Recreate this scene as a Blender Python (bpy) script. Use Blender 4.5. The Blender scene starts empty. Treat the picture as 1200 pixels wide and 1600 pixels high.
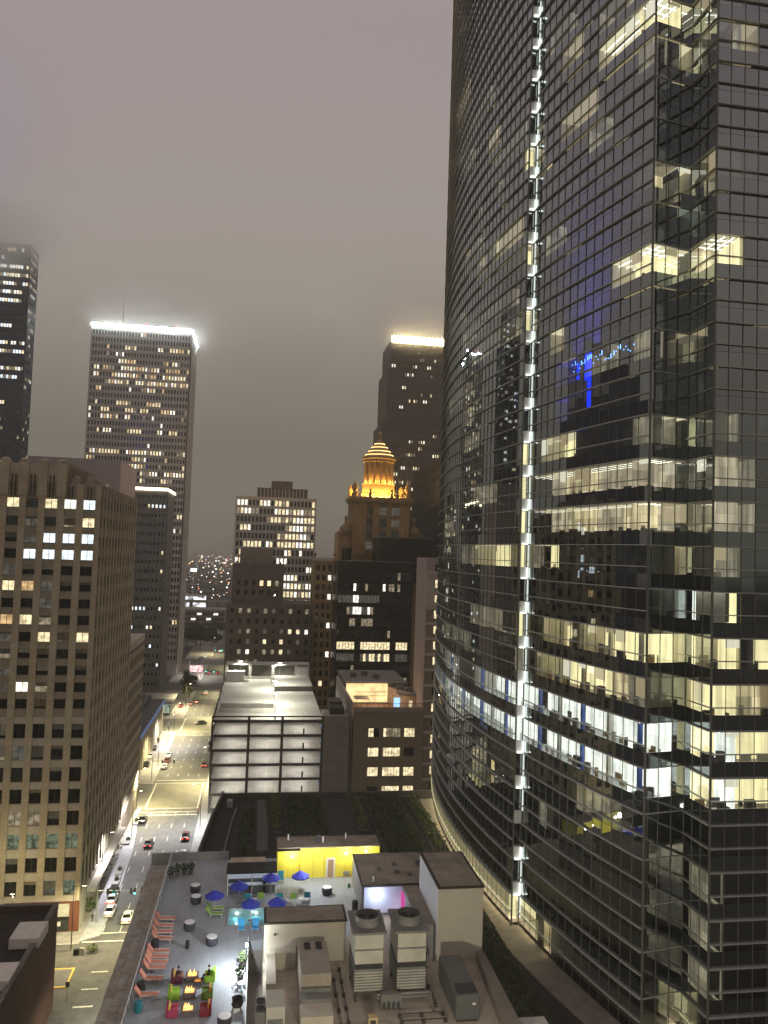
import bpy, bmesh, math, random
from mathutils import Vector, Matrix
R = math.radians
rnd = random.Random(7)
S = bpy.context.scene
COL = S.collection

# ------------------------------------------------------------------ camera
H, FPX = 72.0, 1200.0                       # eye height (m), focal length in photo pixels
up = Vector((749, 22700, -1200)).normalized()
st = Vector((410 - 600, -(860 - 800), -1200.0)); st -= up * st.dot(up); st.normalize()
rt = st.cross(up)
MW = Matrix((rt, st, up))                   # camera space -> world (X across the street, Y along it, Z up)
cam = bpy.data.cameras.new('camera'); cam.sensor_fit = 'HORIZONTAL'; cam.sensor_width = 36; cam.lens = 36.0
cam.clip_start = 0.5; cam.clip_end = 20000
co = bpy.data.objects.new('camera', cam); COL.objects.link(co)
co.matrix_world = Matrix.Translation((0, 0, H)) @ MW.to_4x4()
S.camera = co
def ray(x, y): return MW @ Vector((x - 600, -(y - 800), -FPX))
def AZ(x, y, z): d = ray(x, y); return Vector((0, 0, H)) + d * ((z - H) / d.z)
def AY(x, y, v): d = ray(x, y); return Vector((0, 0, H)) + d * (v / d.y)
def AX(x, y, v): d = ray(x, y); return Vector((0, 0, H)) + d * (v / d.x)

# ------------------------------------------------------------------ night sky: low cloud lit from below by the city
W = bpy.data.worlds.new('World'); S.world = W; W.use_nodes = True
wn, wl = W.node_tree.nodes, W.node_tree.links
bg = wn['Background']
tc = wn.new('ShaderNodeTexCoord'); sx = wn.new('ShaderNodeSeparateXYZ'); wl.new(tc.outputs['Generated'], sx.inputs[0])
ramp = wn.new('ShaderNodeValToRGB'); cr = ramp.color_ramp
stops = [(0.0, (.012, .012, .012)), (.485, (.03, .03, .027)), (.5, (.185, .18, .142)), (.52, (.195, .188, .148)), (.555, (.185, .17, .136)),
         (.60, (.25, .22, .182)), (.65, (.335, .297, .255)), (.70, (.36, .312, .285)), (.80, (.358, .300, .302)), (1.0, (.50, .43, .43))]
while len(cr.elements) > 1: cr.elements.remove(cr.elements[-1])
for i, (p, c) in enumerate(stops):
    e = cr.elements[0] if i == 0 else cr.elements.new(p)
    e.position = p; e.color = (*c, 1)
mr = wn.new('ShaderNodeMapRange'); mr.inputs[1].default_value = -1; mr.inputs[2].default_value = 1
nz = wn.new('ShaderNodeTexNoise'); nz.inputs['Scale'].default_value = 2.2; nz.inputs['Detail'].default_value = 4
wl.new(tc.outputs['Generated'], nz.inputs['Vector'])
na = wn.new('ShaderNodeMath'); na.operation = 'MULTIPLY_ADD'; na.inputs[1].default_value = .17; na.inputs[2].default_value = -.085
wl.new(nz.outputs['Fac'], na.inputs[0])
ad = wn.new('ShaderNodeMath'); ad.operation = 'ADD'
wl.new(sx.outputs['Z'], ad.inputs[0]); wl.new(na.outputs[0], ad.inputs[1]); wl.new(ad.outputs[0], mr.inputs[0])
wl.new(mr.outputs[0], ramp.inputs[0]); wl.new(ramp.outputs[0], bg.inputs[0]); bg.inputs[1].default_value = 1.0

vs = S.view_settings
vs.view_transform = 'Standard'; vs.look = 'None'; vs.gamma = 1; vs.exposure = 0.0; vs.use_curve_mapping = False
cy = S.cycles
S.render.engine = 'CYCLES'
cy.use_denoising = True
cy.max_bounces = 8; cy.diffuse_bounces = 2; cy.glossy_bounces = 3; cy.transparent_max_bounces = 10; cy.transmission_bounces = 3
cy.sample_clamp_indirect = 3.0; cy.caustics_reflective = False; cy.caustics_refractive = False
cy.volume_bounces = 6; cy.volume_step_rate = 2.0

# ------------------------------------------------------------------ materials
MATS = {}
def _new(name):
    m = bpy.data.materials.new(name); m.use_nodes = True; nt = m.node_tree
    return m, nt, nt.nodes['Principled BSDF']
def mat(name, col, rough=.75, metal=0., var=.25, scale=.6, bump=0., spec=.35, stretch=(1, 1, 1)):
    """plain surface with procedural dirt / tone variation in world metres"""
    if name in MATS: return MATS[name]
    m, nt, b = _new(name); n, l = nt.nodes, nt.links
    g = n.new('ShaderNodeNewGeometry'); mp = n.new('ShaderNodeMapping'); mp.inputs['Scale'].default_value = stretch
    l.new(g.outputs['Position'], mp.inputs['Vector'])
    t = n.new('ShaderNodeTexNoise'); t.inputs['Scale'].default_value = scale; t.inputs['Detail'].default_value = 6
    t.inputs['Roughness'].default_value = .65
    l.new(mp.outputs[0], t.inputs['Vector'])
    mx = n.new('ShaderNodeMix'); mx.data_type = 'RGBA'
    mx.inputs['A'].default_value = (*[c * (1 - var) for c in col], 1); mx.inputs['B'].default_value = (*[min(1, c * (1 + var)) for c in col], 1)
    rr = n.new('ShaderNodeMapRange'); rr.inputs[1].default_value = .3; rr.inputs[2].default_value = .7
    l.new(t.outputs['Fac'], rr.inputs[0]); l.new(rr.outputs[0], mx.inputs['Factor']); l.new(mx.outputs['Result'], b.inputs['Base Color'])
    b.inputs['Roughness'].default_value = rough; b.inputs['Metallic'].default_value = metal; b.inputs['Specular IOR Level'].default_value = spec
    if bump:
        t2 = n.new('ShaderNodeTexNoise'); t2.inputs['Scale'].default_value = scale * 9; t2.inputs['Detail'].default_value = 3
        l.new(mp.outputs[0], t2.inputs['Vector'])
        bp = n.new('ShaderNodeBump'); bp.inputs['Strength'].default_value = bump; bp.inputs['Distance'].default_value = .05
        l.new(t2.outputs['Fac'], bp.inputs['Height']); l.new(bp.outputs[0], b.inputs['Normal'])
    MATS[name] = m; return m
def emis(name, col, strength, sample=False, var=0., scale=(1, 1, 1), base=.0):
    """something that gives off light; var adds room-like tone changes"""
    if name in MATS: return MATS[name]
    m = bpy.data.materials.new(name); m.use_nodes = True; nt = m.node_tree; n, l = nt.nodes, nt.links
    n.remove(n['Principled BSDF'])
    e = n.new('ShaderNodeEmission'); e.inputs[0].default_value = (*col, 1); e.inputs[1].default_value = strength
    if var:
        g = n.new('ShaderNodeNewGeometry'); mp = n.new('ShaderNodeMapping'); mp.inputs['Scale'].default_value = scale
        l.new(g.outputs['Position'], mp.inputs[0])
        t = n.new('ShaderNodeTexNoise'); t.inputs['Scale'].default_value = 1; t.inputs['Detail'].default_value = 2
        l.new(mp.outputs[0], t.inputs['Vector'])
        rr = n.new('ShaderNodeMapRange'); rr.inputs[1].default_value = .32; rr.inputs[2].default_value = .68
        rr.inputs[3].default_value = strength * max(0.03, 1 - var); rr.inputs[4].default_value = strength * (1 + var * .5)
        l.new(t.outputs['Fac'], rr.inputs[0]); l.new(rr.outputs[0], e.inputs[1])
    l.new(e.outputs[0], n['Material Output'].inputs[0])
    m.cycles.emission_sampling = 'AUTO' if sample else 'NONE'
    MATS[name] = m; return m
def glassm(name, tint=(.6, .65, .65), ior=1.9, rough=.015, trans=True, body=(.01, .012, .012)):
    """coated window glass: reflects the sky by angle; either see-through or over a dark body"""
    if name in MATS: return MATS[name]
    m = bpy.data.materials.new(name); m.use_nodes = True; nt = m.node_tree; n, l = nt.nodes, nt.links
    n.remove(n['Principled BSDF'])
    lw = n.new('ShaderNodeLayerWeight'); lw.inputs['Blend'].default_value = .5     # Schlick reflectance, the same from both sides
    p5 = n.new('ShaderNodeMath'); p5.operation = 'POWER'; p5.inputs[1].default_value = 4.0; l.new(lw.outputs['Facing'], p5.inputs[0])
    r0 = ((ior - 1) / (ior + 1)) ** 2
    fr = n.new('ShaderNodeMath'); fr.operation = 'MULTIPLY_ADD'; fr.inputs[1].default_value = 1 - r0; fr.inputs[2].default_value = r0; l.new(p5.outputs[0], fr.inputs[0])
    gl = n.new('ShaderNodeBsdfGlossy'); gl.inputs['Color'].default_value = (.9, .97, 1, 1); gl.inputs['Roughness'].default_value = rough
    if trans:
        b = n.new('ShaderNodeBsdfTransparent'); b.inputs[0].default_value = (*tint, 1)
    else:
        b = n.new('ShaderNodeBsdfDiffuse'); b.inputs[0].default_value = (*body, 1)
    mx = n.new('ShaderNodeMixShader'); l.new(fr.outputs[0], mx.inputs[0]); l.new(b.outputs[0], mx.inputs[1]); l.new(gl.outputs[0], mx.inputs[2])
    l.new(mx.outputs[0], n['Material Output'].inputs[0]); MATS[name] = m; return m
def brickm(name, c1, c2, mortar, scale, bw=.5, bh=.25, ms=.02, rough=.85, bump=.3):
    """wall covering too fine to build: coursed in metres on any upright wall"""
    if name in MATS: return MATS[name]
    m, nt, b = _new(name); n, l = nt.nodes, nt.links
    g = n.new('ShaderNodeNewGeometry'); s = n.new('ShaderNodeSeparateXYZ'); l.new(g.outputs['Position'], s.inputs[0])
    a = n.new('ShaderNodeMath'); a.operation = 'ADD'; l.new(s.outputs[0], a.inputs[0]); l.new(s.outputs[1], a.inputs[1])
    c = n.new('ShaderNodeCombineXYZ'); l.new(a.outputs[0], c.inputs[0]); l.new(s.outputs[2], c.inputs[1])
    t = n.new('ShaderNodeTexBrick'); l.new(c.outputs[0], t.inputs['Vector'])
    t.inputs['Color1'].default_value = (*c1, 1); t.inputs['Color2'].default_value = (*c2, 1); t.inputs['Mortar'].default_value = (*mortar, 1)
    t.inputs['Scale'].default_value = scale; t.inputs['Brick Width'].default_value = bw; t.inputs['Row Height'].default_value = bh; t.inputs['Mortar Size'].default_value = ms
    nz = n.new('ShaderNodeTexNoise'); nz.inputs['Scale'].default_value = .35; nz.inputs['Detail'].default_value = 5; l.new(g.outputs['Position'], nz.inputs['Vector'])
    mx = n.new('ShaderNodeMix'); mx.data_type = 'RGBA'; mx.blend_type = 'MULTIPLY'; mx.inputs['Factor'].default_value = .6
    l.new(t.outputs['Color'], mx.inputs['A']); l.new(nz.outputs['Fac'], mx.inputs['B'])
    hs = n.new('ShaderNodeMix'); hs.data_type = 'RGBA'; hs.blend_type = 'ADD'; hs.inputs['Factor'].default_value = .25
    l.new(mx.outputs['Result'], hs.inputs['A']); l.new(t.outputs['Color'], hs.inputs['B'])
    l.new(hs.outputs['Result'], b.inputs['Base Color']); b.inputs['Roughness'].default_value = rough
    bp = n.new('ShaderNodeBump'); bp.inputs['Strength'].default_value = bump; bp.inputs['Distance'].default_value = .03
    l.new(t.outputs['Fac'], bp.inputs['Height']); bp.invert = True; l.new(bp.outputs[0], b.inputs['Normal'])
    MATS[name] = m; return m

# ------------------------------------------------------------------ building blocks
def tag(o, label=None, cat=None, group=None, kind=None):
    if label: o['label'] = label
    if cat: o['category'] = cat
    if group: o['group'] = group
    if kind: o['kind'] = kind
    return o
def thing(name, label, cat, loc=(0, 0, 0), rz=0, group=None):
    o = bpy.data.objects.new(name, None); COL.objects.link(o); o.empty_display_size = .5
    o.location = loc; o.rotation_euler = (0, 0, rz)
    return tag(o, label, cat, group)
class MB:
    """collects polygons (world or local metres) and links them as ONE mesh object"""
    def __init__(s): s.v = []; s.f = []; s.m = []; s.mats = []
    def mi(s, m):
        if m not in s.mats: s.mats.append(m)
        return s.mats.index(m)
    def poly(s, pts, m):
        k = len(s.v); s.v += [tuple(p) for p in pts]; s.f.append(tuple(range(k, k + len(pts)))); s.m.append(s.mi(m)); return s
    def box(s, x0, x1, y0, y1, z0, z1, m, top=None):
        k = len(s.v); i = s.mi(m); t = s.mi(top) if top else i
        s.v += [(x0, y0, z0), (x1, y0, z0), (x1, y1, z0), (x0, y1, z0), (x0, y0, z1), (x1, y0, z1), (x1, y1, z1), (x0, y1, z1)]
        for q, mm in (((0, 3, 2, 1), i), ((4, 5, 6, 7), t), ((0, 1, 5, 4), i), ((1, 2, 6, 5), i), ((2, 3, 7, 6), i), ((3, 0, 4, 7), i)):
            s.f.append(tuple(k + a for a in q)); s.m.append(mm)
        return s
    def obox(s, o, u, n, u0, u1, n0, n1, z0, z1, m):
        """box on a facade: o origin (x,y), u along, n outwards"""
        k = len(s.v); i = s.mi(m)
        for z in (z0, z1):
            for a, b in ((u0, n1), (u1, n1), (u1, n0), (u0, n0)):
                s.v.append((o[0] + u[0] * a + n[0] * b, o[1] + u[1] * a + n[1] * b, z))
        for q in ((0, 3, 2, 1), (4, 5, 6, 7), (0, 1, 5, 4), (1, 2, 6, 5), (2, 3, 7, 6), (3, 0, 4, 7)):
            s.f.append(tuple(k + a for a in q)); s.m.append(i)
        return s
    def prism(s, pts, z0, z1, m, top=None):
        n = len(pts); k = len(s.v); i = s.mi(m); t = s.mi(top) if top else i
        s.v += [(p[0], p[1], z0) for p in pts] + [(p[0], p[1], z1) for p in pts]
        s.f.append(tuple(k + a for a in reversed(range(n)))); s.m.append(i)
        s.f.append(tuple(k + n + a for a in range(n))); s.m.append(t)
        for a in range(n):
            b = (a + 1) % n; s.f.append((k + a, k + b, k + n + b, k + n + a)); s.m.append(i)
        return s
    def lathe(s, c, prof, m, seg=16, a0=0., a1=math.tau):
        """prof: (radius, z) from bottom to top round the centre c"""
        k = len(s.v); i = s.mi(m); full = abs(a1 - a0 - math.tau) < 1e-6; ns = seg if full else seg + 1
        for r_, z in prof:
            for j in range(ns):
                a = a0 + (a1 - a0) * j / seg; s.v.append((c[0] + r_ * math.cos(a), c[1] + r_ * math.sin(a), c[2] + z))
        for p in range(len(prof) - 1):
            for j in range(seg):
                b = (j + 1) % ns
                s.f.append((k + p * ns + j, k + p * ns + b, k + (p + 1) * ns + b, k + (p + 1) * ns + j)); s.m.append(i)
        if full:
            s.f.append(tuple(k + j for j in reversed(range(ns)))); s.m.append(i)
            q = k + (len(prof) - 1) * ns; s.f.append(tuple(q + j for j in range(ns))); s.m.append(i)
        return s
    def tube(s, p0, p1, r0, r1, m, seg=6):
        p0, p1 = Vector(p0), Vector(p1); d = (p1 - p0)
        if d.length < 1e-6: return s
        d.normalize(); a = d.orthogonal().normalized(); b = d.cross(a); k = len(s.v); i = s.mi(m)
        for p, r_ in ((p0, r0), (p1, r1)):
            for j in range(seg):
                t = math.tau * j / seg; s.v.append(tuple(p + a * (r_ * math.cos(t)) + b * (r_ * math.sin(t))))
        for j in range(seg):
            q = (j + 1) % seg; s.f.append((k + j, k + q, k + seg + q, k + seg + j)); s.m.append(i)
        s.f.append(tuple(k + j for j in reversed(range(seg)))); s.m.append(i); s.f.append(tuple(k + seg + j for j in range(seg))); s.m.append(i)
        return s
    def mesh(s, name, off=(0, 0, 0)):
        me = bpy.data.meshes.new(name); me.from_pydata([(v[0] - off[0], v[1] - off[1], v[2] - off[2]) for v in s.v], [], s.f)
        for m in s.mats: me.materials.append(m)
        me.polygons.foreach_set('material_index', s.m); me.update(); return me
    def build(s, name, parent=None, kind=None, smooth=False, bevel=0):
        off = Vector(parent.matrix_basis.translation) if parent else Vector((0, 0, 0))
        if parent and parent.parent: off = off + Vector(parent.parent.matrix_basis.translation)
        me = s.mesh(name, off); o = bpy.data.objects.new(name, me); COL.objects.link(o); o.parent = parent
        if smooth:
            for p in me.polygons: p.use_smooth = True
        if bevel:
            b = o.modifiers.new('bevel', 'BEVEL'); b.width = bevel; b.segments = 2; b.limit_method = 'ANGLE'
        if kind: o['kind'] = kind
        return o
def link(name, me, parent, loc=(0, 0, 0), scale=(1, 1, 1), rz=0, rot=None):
    """a piece that shares mesh data; loc in world metres, turned into the parent's space"""
    o = bpy.data.objects.new(name, me); COL.objects.link(o); o.parent = parent
    off = Vector((0, 0, 0)); p = parent
    while p: off += Vector(p.matrix_basis.translation); p = p.parent
    o.location = Vector(loc) - off; o.scale = scale; o.rotation_euler = rot if rot else (0, 0, rz)
    return o
UC = {}
def uquad(m):
    """unit sheet in the XZ plane: x -.5..+.5, z 0..1, facing -Y"""
    if ('q', m) not in UC: UC[('q', m)] = MB().poly([(-.5, 0, 0), (.5, 0, 0), (.5, 0, 1), (-.5, 0, 1)], m).mesh('sheet')
    return UC[('q', m)]
def ucube(m):
    """unit cube: x -.5..+.5, y -.5..+.5, z 0..1"""
    if m not in UC: UC[m] = MB().box(-.5, .5, -.5, .5, 0, 1, m).mesh('block')
    return UC[m]
def copy_tree(o, parent=None):
    c = o.copy(); COL.objects.link(c); c.parent = parent
    for ch in list(o.children): copy_tree(ch, c)
    return c
def lamp(name, loc, power, col, parent=None, radius=.25, kind='POINT', rot=None, size=R(120), blend=.6):
    d = bpy.data.lights.new(name, kind); d.energy = power; d.color = col
    if kind in ('POINT', 'SPOT'): d.shadow_soft_size = radius
    if kind == 'SPOT': d.spot_size = size; d.spot_blend = blend
    o = bpy.data.objects.new(name, d); COL.objects.link(o); o.parent = parent
    off = Vector((0, 0, 0)); p = parent
    while p: off += Vector(p.matrix_basis.translation); p = p.parent
    o.location = Vector(loc) - off
    if rot: o.rotation_euler = rot
    return o

# shared palette
asph = mat('asphalt', (.10, .096, .088), .72, var=.3, scale=.5, bump=.15)
asph2 = mat('asphalt worn', (.11, .104, .094), .7, var=.3, scale=.4, bump=.15)
conc = mat('concrete', (.30, .29, .27), .85, var=.2, scale=.5, bump=.1)
concd = mat('dark concrete', (.16, .152, .14), .85, var=.25, scale=.5, bump=.1)
pave = mat('pavement slabs', (.28, .265, .25), .8, var=.25, scale=.7, bump=.1)
paint = mat('road paint', (.62, .6, .5), .6, var=.3, scale=2)
ypaint = mat('yellow paint', (.62, .42, .06), .6, var=.25, scale=2)
steel = mat('dark steel', (.06, .06, .06), .5, .6, var=.2)
alu = mat('aluminium', (.5, .5, .48), .4, .7, var=.15)
white = mat('white paint', (.72, .72, .70), .5, var=.08)
black = mat('black plastic', (.02, .02, .02), .6, var=.2)
gdark = glassm('dark window glass', trans=False)
LITW = [emis('lit window warm', (1, .83, .50), 1.25, var=.55, scale=(.9, .9, 1.1)), emis('lit window white', (1, .95, .82), 1.6, var=.5, scale=(.9, .9, 1.1)),
        emis('lit window dim', (1, .82, .55), .32, var=.7, scale=(.9, .9, 1.1)), emis('lit window amber', (1, .66, .32), .8, var=.5, scale=(.9, .9, 1.1)),
        emis('lit window cool', (.82, .93, 1), 1.5, var=.4, scale=(.9, .9, 1.1)), emis('lit window faint', (.9, .85, .7), .10, var=.6, scale=(.9, .9, 1.1))]
# ------------------------------------------------------------------ facade helper
def facade(wall, o, u, n, width, z0, z1, cols, rows, ww, wh, m, depth, pane, spm=None, spin=.06):
    """piers and spandrels stand proud of recessed panes; pane(ci, ri, centre xyz) makes or records a pane"""
    e = 0.
    for c in cols:
        wall.obox(o, u, n, e, c - ww / 2, -depth, 0, z0, z1, m); e = c + ww / 2
    wall.obox(o, u, n, e, width, -depth, 0, z0, z1, m)
    for ci, c in enumerate(cols):
        e = z0
        for zc in rows:
            wall.obox(o, u, n, c - ww / 2, c + ww / 2, -depth, -spin, e, zc - wh / 2, spm or m); e = zc + wh / 2
        wall.obox(o, u, n, c - ww / 2, c + ww / 2, -depth, -spin, e, z1, spm or m)
    for ci, c in enumerate(cols):
        for ri, zc in enumerate(rows):
            pane(ci, ri, (o[0] + u[0] * c - n[0] * (depth - .04), o[1] + u[1] * c - n[1] * (depth - .04), zc))
def mbpane(mb, u, ww, wh, pick):
    def f(ci, ri, c):
        a, b = u[0] * ww / 2, u[1] * ww / 2
        mb.poly([(c[0] - a, c[1] - b, c[2] - wh / 2), (c[0] + a, c[1] + b, c[2] - wh / 2), (c[0] + a, c[1] + b, c[2] + wh / 2), (c[0] - a, c[1] - b, c[2] + wh / 2)], pick(ci, ri))
    return f
def lin(n, a, b): return [a + (b - a) * (i + .5) / n for i in range(n)]
def litpick(seed, p=.25, run=.55, warm=(0, 1, 0, 2), rows=None, dark=None):
    """offices light up in runs along a storey"""
    r_ = random.Random(seed); st_ = {}
    def f(ci, ri):
        pr = rows.get(ri, p) if rows else p
        prev = st_.get((ci - 1, ri))
        if (ci, ri) in st_: return st_[(ci, ri)]
        on = (r_.random() < run + pr * .45) if prev else (r_.random() < pr * .55)
        st_[(ci, ri)] = on
        return LITW[r_.choice(warm)] if on else (dark or gdark)
    # column-major calls: keep state per row
    return f

# ------------------------------------------------------------------ ground, roads, pavements
def struct(name, mb): return tag(mb.build(name), kind='structure')
gm = mat('ground', (.05, .05, .045), .95, var=.5, scale=.01)
struct('ground', MB().poly([(-6000, -600, -.05), (6000, -600, -.05), (6000, 9000, -.05), (-6000, 9000, -.05)], gm))
KL, KR = -29.7, -13.9                       # kerbs of the avenue
XS = [(121, 148), (222, 243), (311, 333), (398, 420), (486, 508), (574, 596)]   # cross streets
road = struct('road', MB().poly([(KL - .3, 20, 0), (KR + .3, 20, 0), (KR + .3, 900, 0), (KL - .3, 900, 0)], asph))
for i, (a, b) in enumerate(XS):
    struct('cross_street', MB().poly([(-220, a, .004), (KL - .29, a, .004), (KL - .29, b, .004), (-220, b, .004)], asph2))
def pavement(x0, x1, y0, y1):
    mb = MB().box(x0, x1, y0, y1, -.04, .14, pave); o = struct('pavement', mb)
    k = MB().box(x1, x1 + .16, y0, y1, -.04, .15, conc) if x1 < -20 else MB().box(x0 - .16, x0, y0, y1, -.04, .15, conc)
    k.build('kerb', o); return o
lefts = [(40, XS[0][0])] + [(XS[i][1], XS[i + 1][0]) for i in range(len(XS) - 1)] + [(XS[-1][1], 900)]
pvl = [pavement(-46, KL - .16, a, b) for a, b in lefts]
pvr = pavement(KR + .16, 120, 40, 900)
# the kerb bulges out along the dining terrace of the stone block
bl = MB().prism([(KL - .1, 149), (-26.6, 151), (-26.4, 160), (-26.7, 176), (-27.2, 190), (-28.4, 205), (KL - .1, 212)], -.04, .145, mat('pale paving', (.36, .355, .37), .8, var=.2, scale=.8, bump=.1))
bl.build('kerb_extension', pvl[1])
# markings, each a part of the road
def mark(x0, x1, y0, y1, m=paint, z=.009): MB().poly([(x0, y0, z), (x1, y0, z), (x1, y1, z), (x0, y1, z)], m).build('lane_marking', road)
def seg_between(y):
    return any(a - 2 < y < b + 2 for a, b in XS)
for lx in (-26.4, -23.3, -20.2, -17.0):
    y = 62.
    while y < 420:
        if not seg_between(y) and not seg_between(y + 3): mark(lx - .07, lx + .07, y, y + 3)
        y += 9.
for a, b in XS[:5]:
    for yy in (a - 4.2, a - 1.2, b + .8, b + 3.8):
        mark(KL + .4, KR - .4, yy, yy + .32)
    mark(KL + .4, KR - .4, a - 6.5, a - 6.0)
for a, b in XS[1:3]:
    for x in (KL + .8, KR - 1.1): mark(x, x + .3, a - 1, b + 1, z=.010)
mark(-26.2, -23.2, 128.5, 128.9); mark(-26, -23.4, 133.4, 133.7); mark(-25.5, -22.8, 138.5, 138.8)
# pale concrete panels of the second crossing
pc = mat('pale concrete road', (.14, .13, .10), .7, var=.25, scale=.4, bump=.1)
for a, b in XS[1:3]:
    MB().poly([(KL + .1, a - .6, .005), (KR - .1, a - .6, .005), (KR - .1, b + .6, .005), (KL + .1, b + .6, .005)], pc).build('crossing_panel', road)
# traffic island outlined in yellow at the near corner
isl = MB().box(-36, -28.7, 134.6, 139.8, -.04, .12, concd); io = struct('traffic_island', isl)
for (x0, x1, y0, y1) in ((-36, -28.4, 139.8, 140.15), (-36, -28.4, 134.25, 134.6), (-28.7, -28.4, 134.6, 139.8)):
    MB().box(x0, x1, y0, y1, -.03, .13, ypaint).build('kerb_stone', io)
for y in [41 + 6.1 * i for i in range(20)]:
    MB().poly([(KL - 6, y, .1445), (KL - .2, y, .1445), (KL - .2, y + .05, .1445), (KL - 6, y + .05, .1445)], concd)
# ------------------------------------------------------------------ curved glass office tower on the right
TX, TY = 42.6, 67.9
tw = thing('glass_office_tower', 'huge curved glass office tower filling the right side, many floors lit', 'skyscraper', (50, 90, 0))
FH, WH = 4.374, 2.76
def XC(y): d = y - 117.; return 31.65 + (d * d / (2 * 170.) if d < 0 else d * d / (2 * 150.))
mods = []                                    # (face, p0, p1)
def addmods(face, pts):
    for a, b in zip(pts, pts[1:]): mods.append((face, Vector((*a, 0)), Vector((*b, 0))))
nL = 54
ysL = [176 - (176 - 94.7) * i / nL for i in range(nL + 1)]
addmods('L', [(XC(y) - .5, y) for y in ysL])
pS0 = (XC(94.7) - .5, 94.7); pS1 = (XC(94.7) + .45, 94.7)
addmods('S', [pS0, pS1])
nM = 15
ysM = [94.7 - (94.7 - 71.3) * i / nM for i in range(nM + 1)]
ptsM = [(XC(y) + .45 * max(0, (y - 71.3) / 23.4), y) for y in ysM]
addmods('M', ptsM)
K = ptsM[-1]; I = (42.5, 72.25); RC = (42.6, 67.9)
lerp = lambda a, b, t: (a[0] + (b[0] - a[0]) * t, a[1] + (b[1] - a[1]) * t)
addmods('F', [lerp(K, I, t / 3) for t in range(4)])
addmods('G', [lerp(I, RC, t / 3) for t in range(4)])
addmods('R', [(RC[0] + 1.5 * t, RC[1]) for t in range(15)])
NM = len(mods)
def nrm(a, b): d = (b - a).normalized(); return Vector((d.y, -d.x, 0))
idx = {}
for i, (f, a, b) in enumerate(mods): idx.setdefault(f, []).append(i)
fi = {i: (f, j, len(l)) for f, l in idx.items() for j, i in enumerate(l)}

glass = glassm('tower glass', tint=(.82, .86, .82), ior=3.5)
glass2 = glassm('tower glass far', tint=(.82, .86, .82), ior=3.5)
span = glassm('tower spandrel glass', trans=False, ior=3.5, body=(.03, .033, .033))
mull = mat('tower mullion', (.17, .17, .15), .45, .3, var=.1)
finm = mat('tower sunshade', (.42, .42, .38), .5, .3, var=.12)
slabm = mat('tower slab', (.06, .06, .055), .8, var=.2)
partm = mat('tower partition', (.5, .47, .4), .8, var=.1)
def room(name, col, s, stripe=0., var=.4, vs_=(.7, .7, .9), block=0.):
    """a lit room seen through the glass: tone changes for walls, furniture and doors"""
    m = bpy.data.materials.new(name); m.use_nodes = True; nt = m.node_tree; n, l = nt.nodes, nt.links
    n.remove(n['Principled BSDF'])
    g = n.new('ShaderNodeNewGeometry'); sp = n.new('ShaderNodeSeparateXYZ'); l.new(g.outputs['Position'], sp.inputs[0])
    a = n.new('ShaderNodeMath'); a.operation = 'SUBTRACT'; l.new(sp.outputs[0], a.inputs[0]); l.new(sp.outputs[1], a.inputs[1])
    c = n.new('ShaderNodeCombineXYZ'); l.new(a.outputs[0], c.inputs[0]); l.new(sp.outputs[2], c.inputs[1])
    b = n.new('ShaderNodeTexBrick'); l.new(c.outputs[0], b.inputs['Vector']); b.inputs['Scale'].default_value = 1
    b.inputs['Brick Width'].default_value = 1.7; b.inputs['Row Height'].default_value = 1.13; b.inputs['Mortar Size'].default_value = .03
    b.inputs['Color1'].default_value = (*[1 - block] * 3, 1); b.inputs['Color2'].default_value = (1, 1, 1, 1); b.inputs['Mortar'].default_value = (*[1 - block * .8] * 3, 1)
    t = n.new('ShaderNodeTexNoise'); t.inputs['Scale'].default_value = .8; t.inputs['Detail'].default_value = 2; vm = n.new('ShaderNodeVectorMath'); vm.operation = 'MULTIPLY'; vm.inputs[1].default_value = (1.6, .12, 1); l.new(c.outputs[0], vm.inputs[0]); l.new(vm.outputs[0], t.inputs['Vector'])
    rr = n.new('ShaderNodeMapRange'); rr.inputs[1].default_value = .35; rr.inputs[2].default_value = .65; rr.inputs[3].default_value = 1 - var; rr.inputs[4].default_value = 1.1
    l.new(t.outputs['Fac'], rr.inputs[0])
    mu = n.new('ShaderNodeMix'); mu.data_type = 'RGBA'; mu.blend_type = 'MULTIPLY'; mu.inputs['Factor'].default_value = 1
    mu.inputs['A'].default_value = (*col, 1); l.new(b.outputs['Color'], mu.inputs['B'])
    e = n.new('ShaderNodeEmission'); l.new(mu.outputs['Result'], e.inputs[0])
    ms = n.new('ShaderNodeMath'); ms.operation = 'MULTIPLY'; ms.inputs[1].default_value = s; l.new(rr.outputs[0], ms.inputs[0]); l.new(ms.outputs[0], e.inputs[1])
    l.new(e.outputs[0], n['Material Output'].inputs[0]); m.cycles.emission_sampling = 'NONE'
    return m
WALL = {'y': room('room yellow', (1, .87, .48), 2.0, var=.3, block=.15), 'c': room('room cool', (.97, 1, .93), 2.3, var=.35, block=.3),
        'w': room('room warm', (1, .82, .48), 1.5, var=.55, block=.5), 'd': room('room dim', (1, .87, .60), .5, var=.7, block=.5),
        'o': room('room office', (1, .82, .58), 1.0, var=.5, block=.5), 'g': room('room green', (.8, .9, .68), .5, var=.5, block=.5),
        'b': room('room blue', (.05, .07, 1), .8, var=.6, block=.4), 'q': room('room faint', (.6, .6, .55), .055, var=.8, block=.6)}
CEIL = {k: emis('ceiling glow ' + k, c, s) for k, c, s in (('y', (1, .88, .58), 1.2), ('c', (.97, 1, .95), 1.7), ('w', (1, .8, .5), .5), ('d', (1, .85, .6), .09), ('o', (.9, .72, .5), .4),
                                                      ('g', (.8, .9, .7), .3), ('b', (.1, .1, 1), .3), ('q', (.6, .6, .55), .02))}
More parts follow.
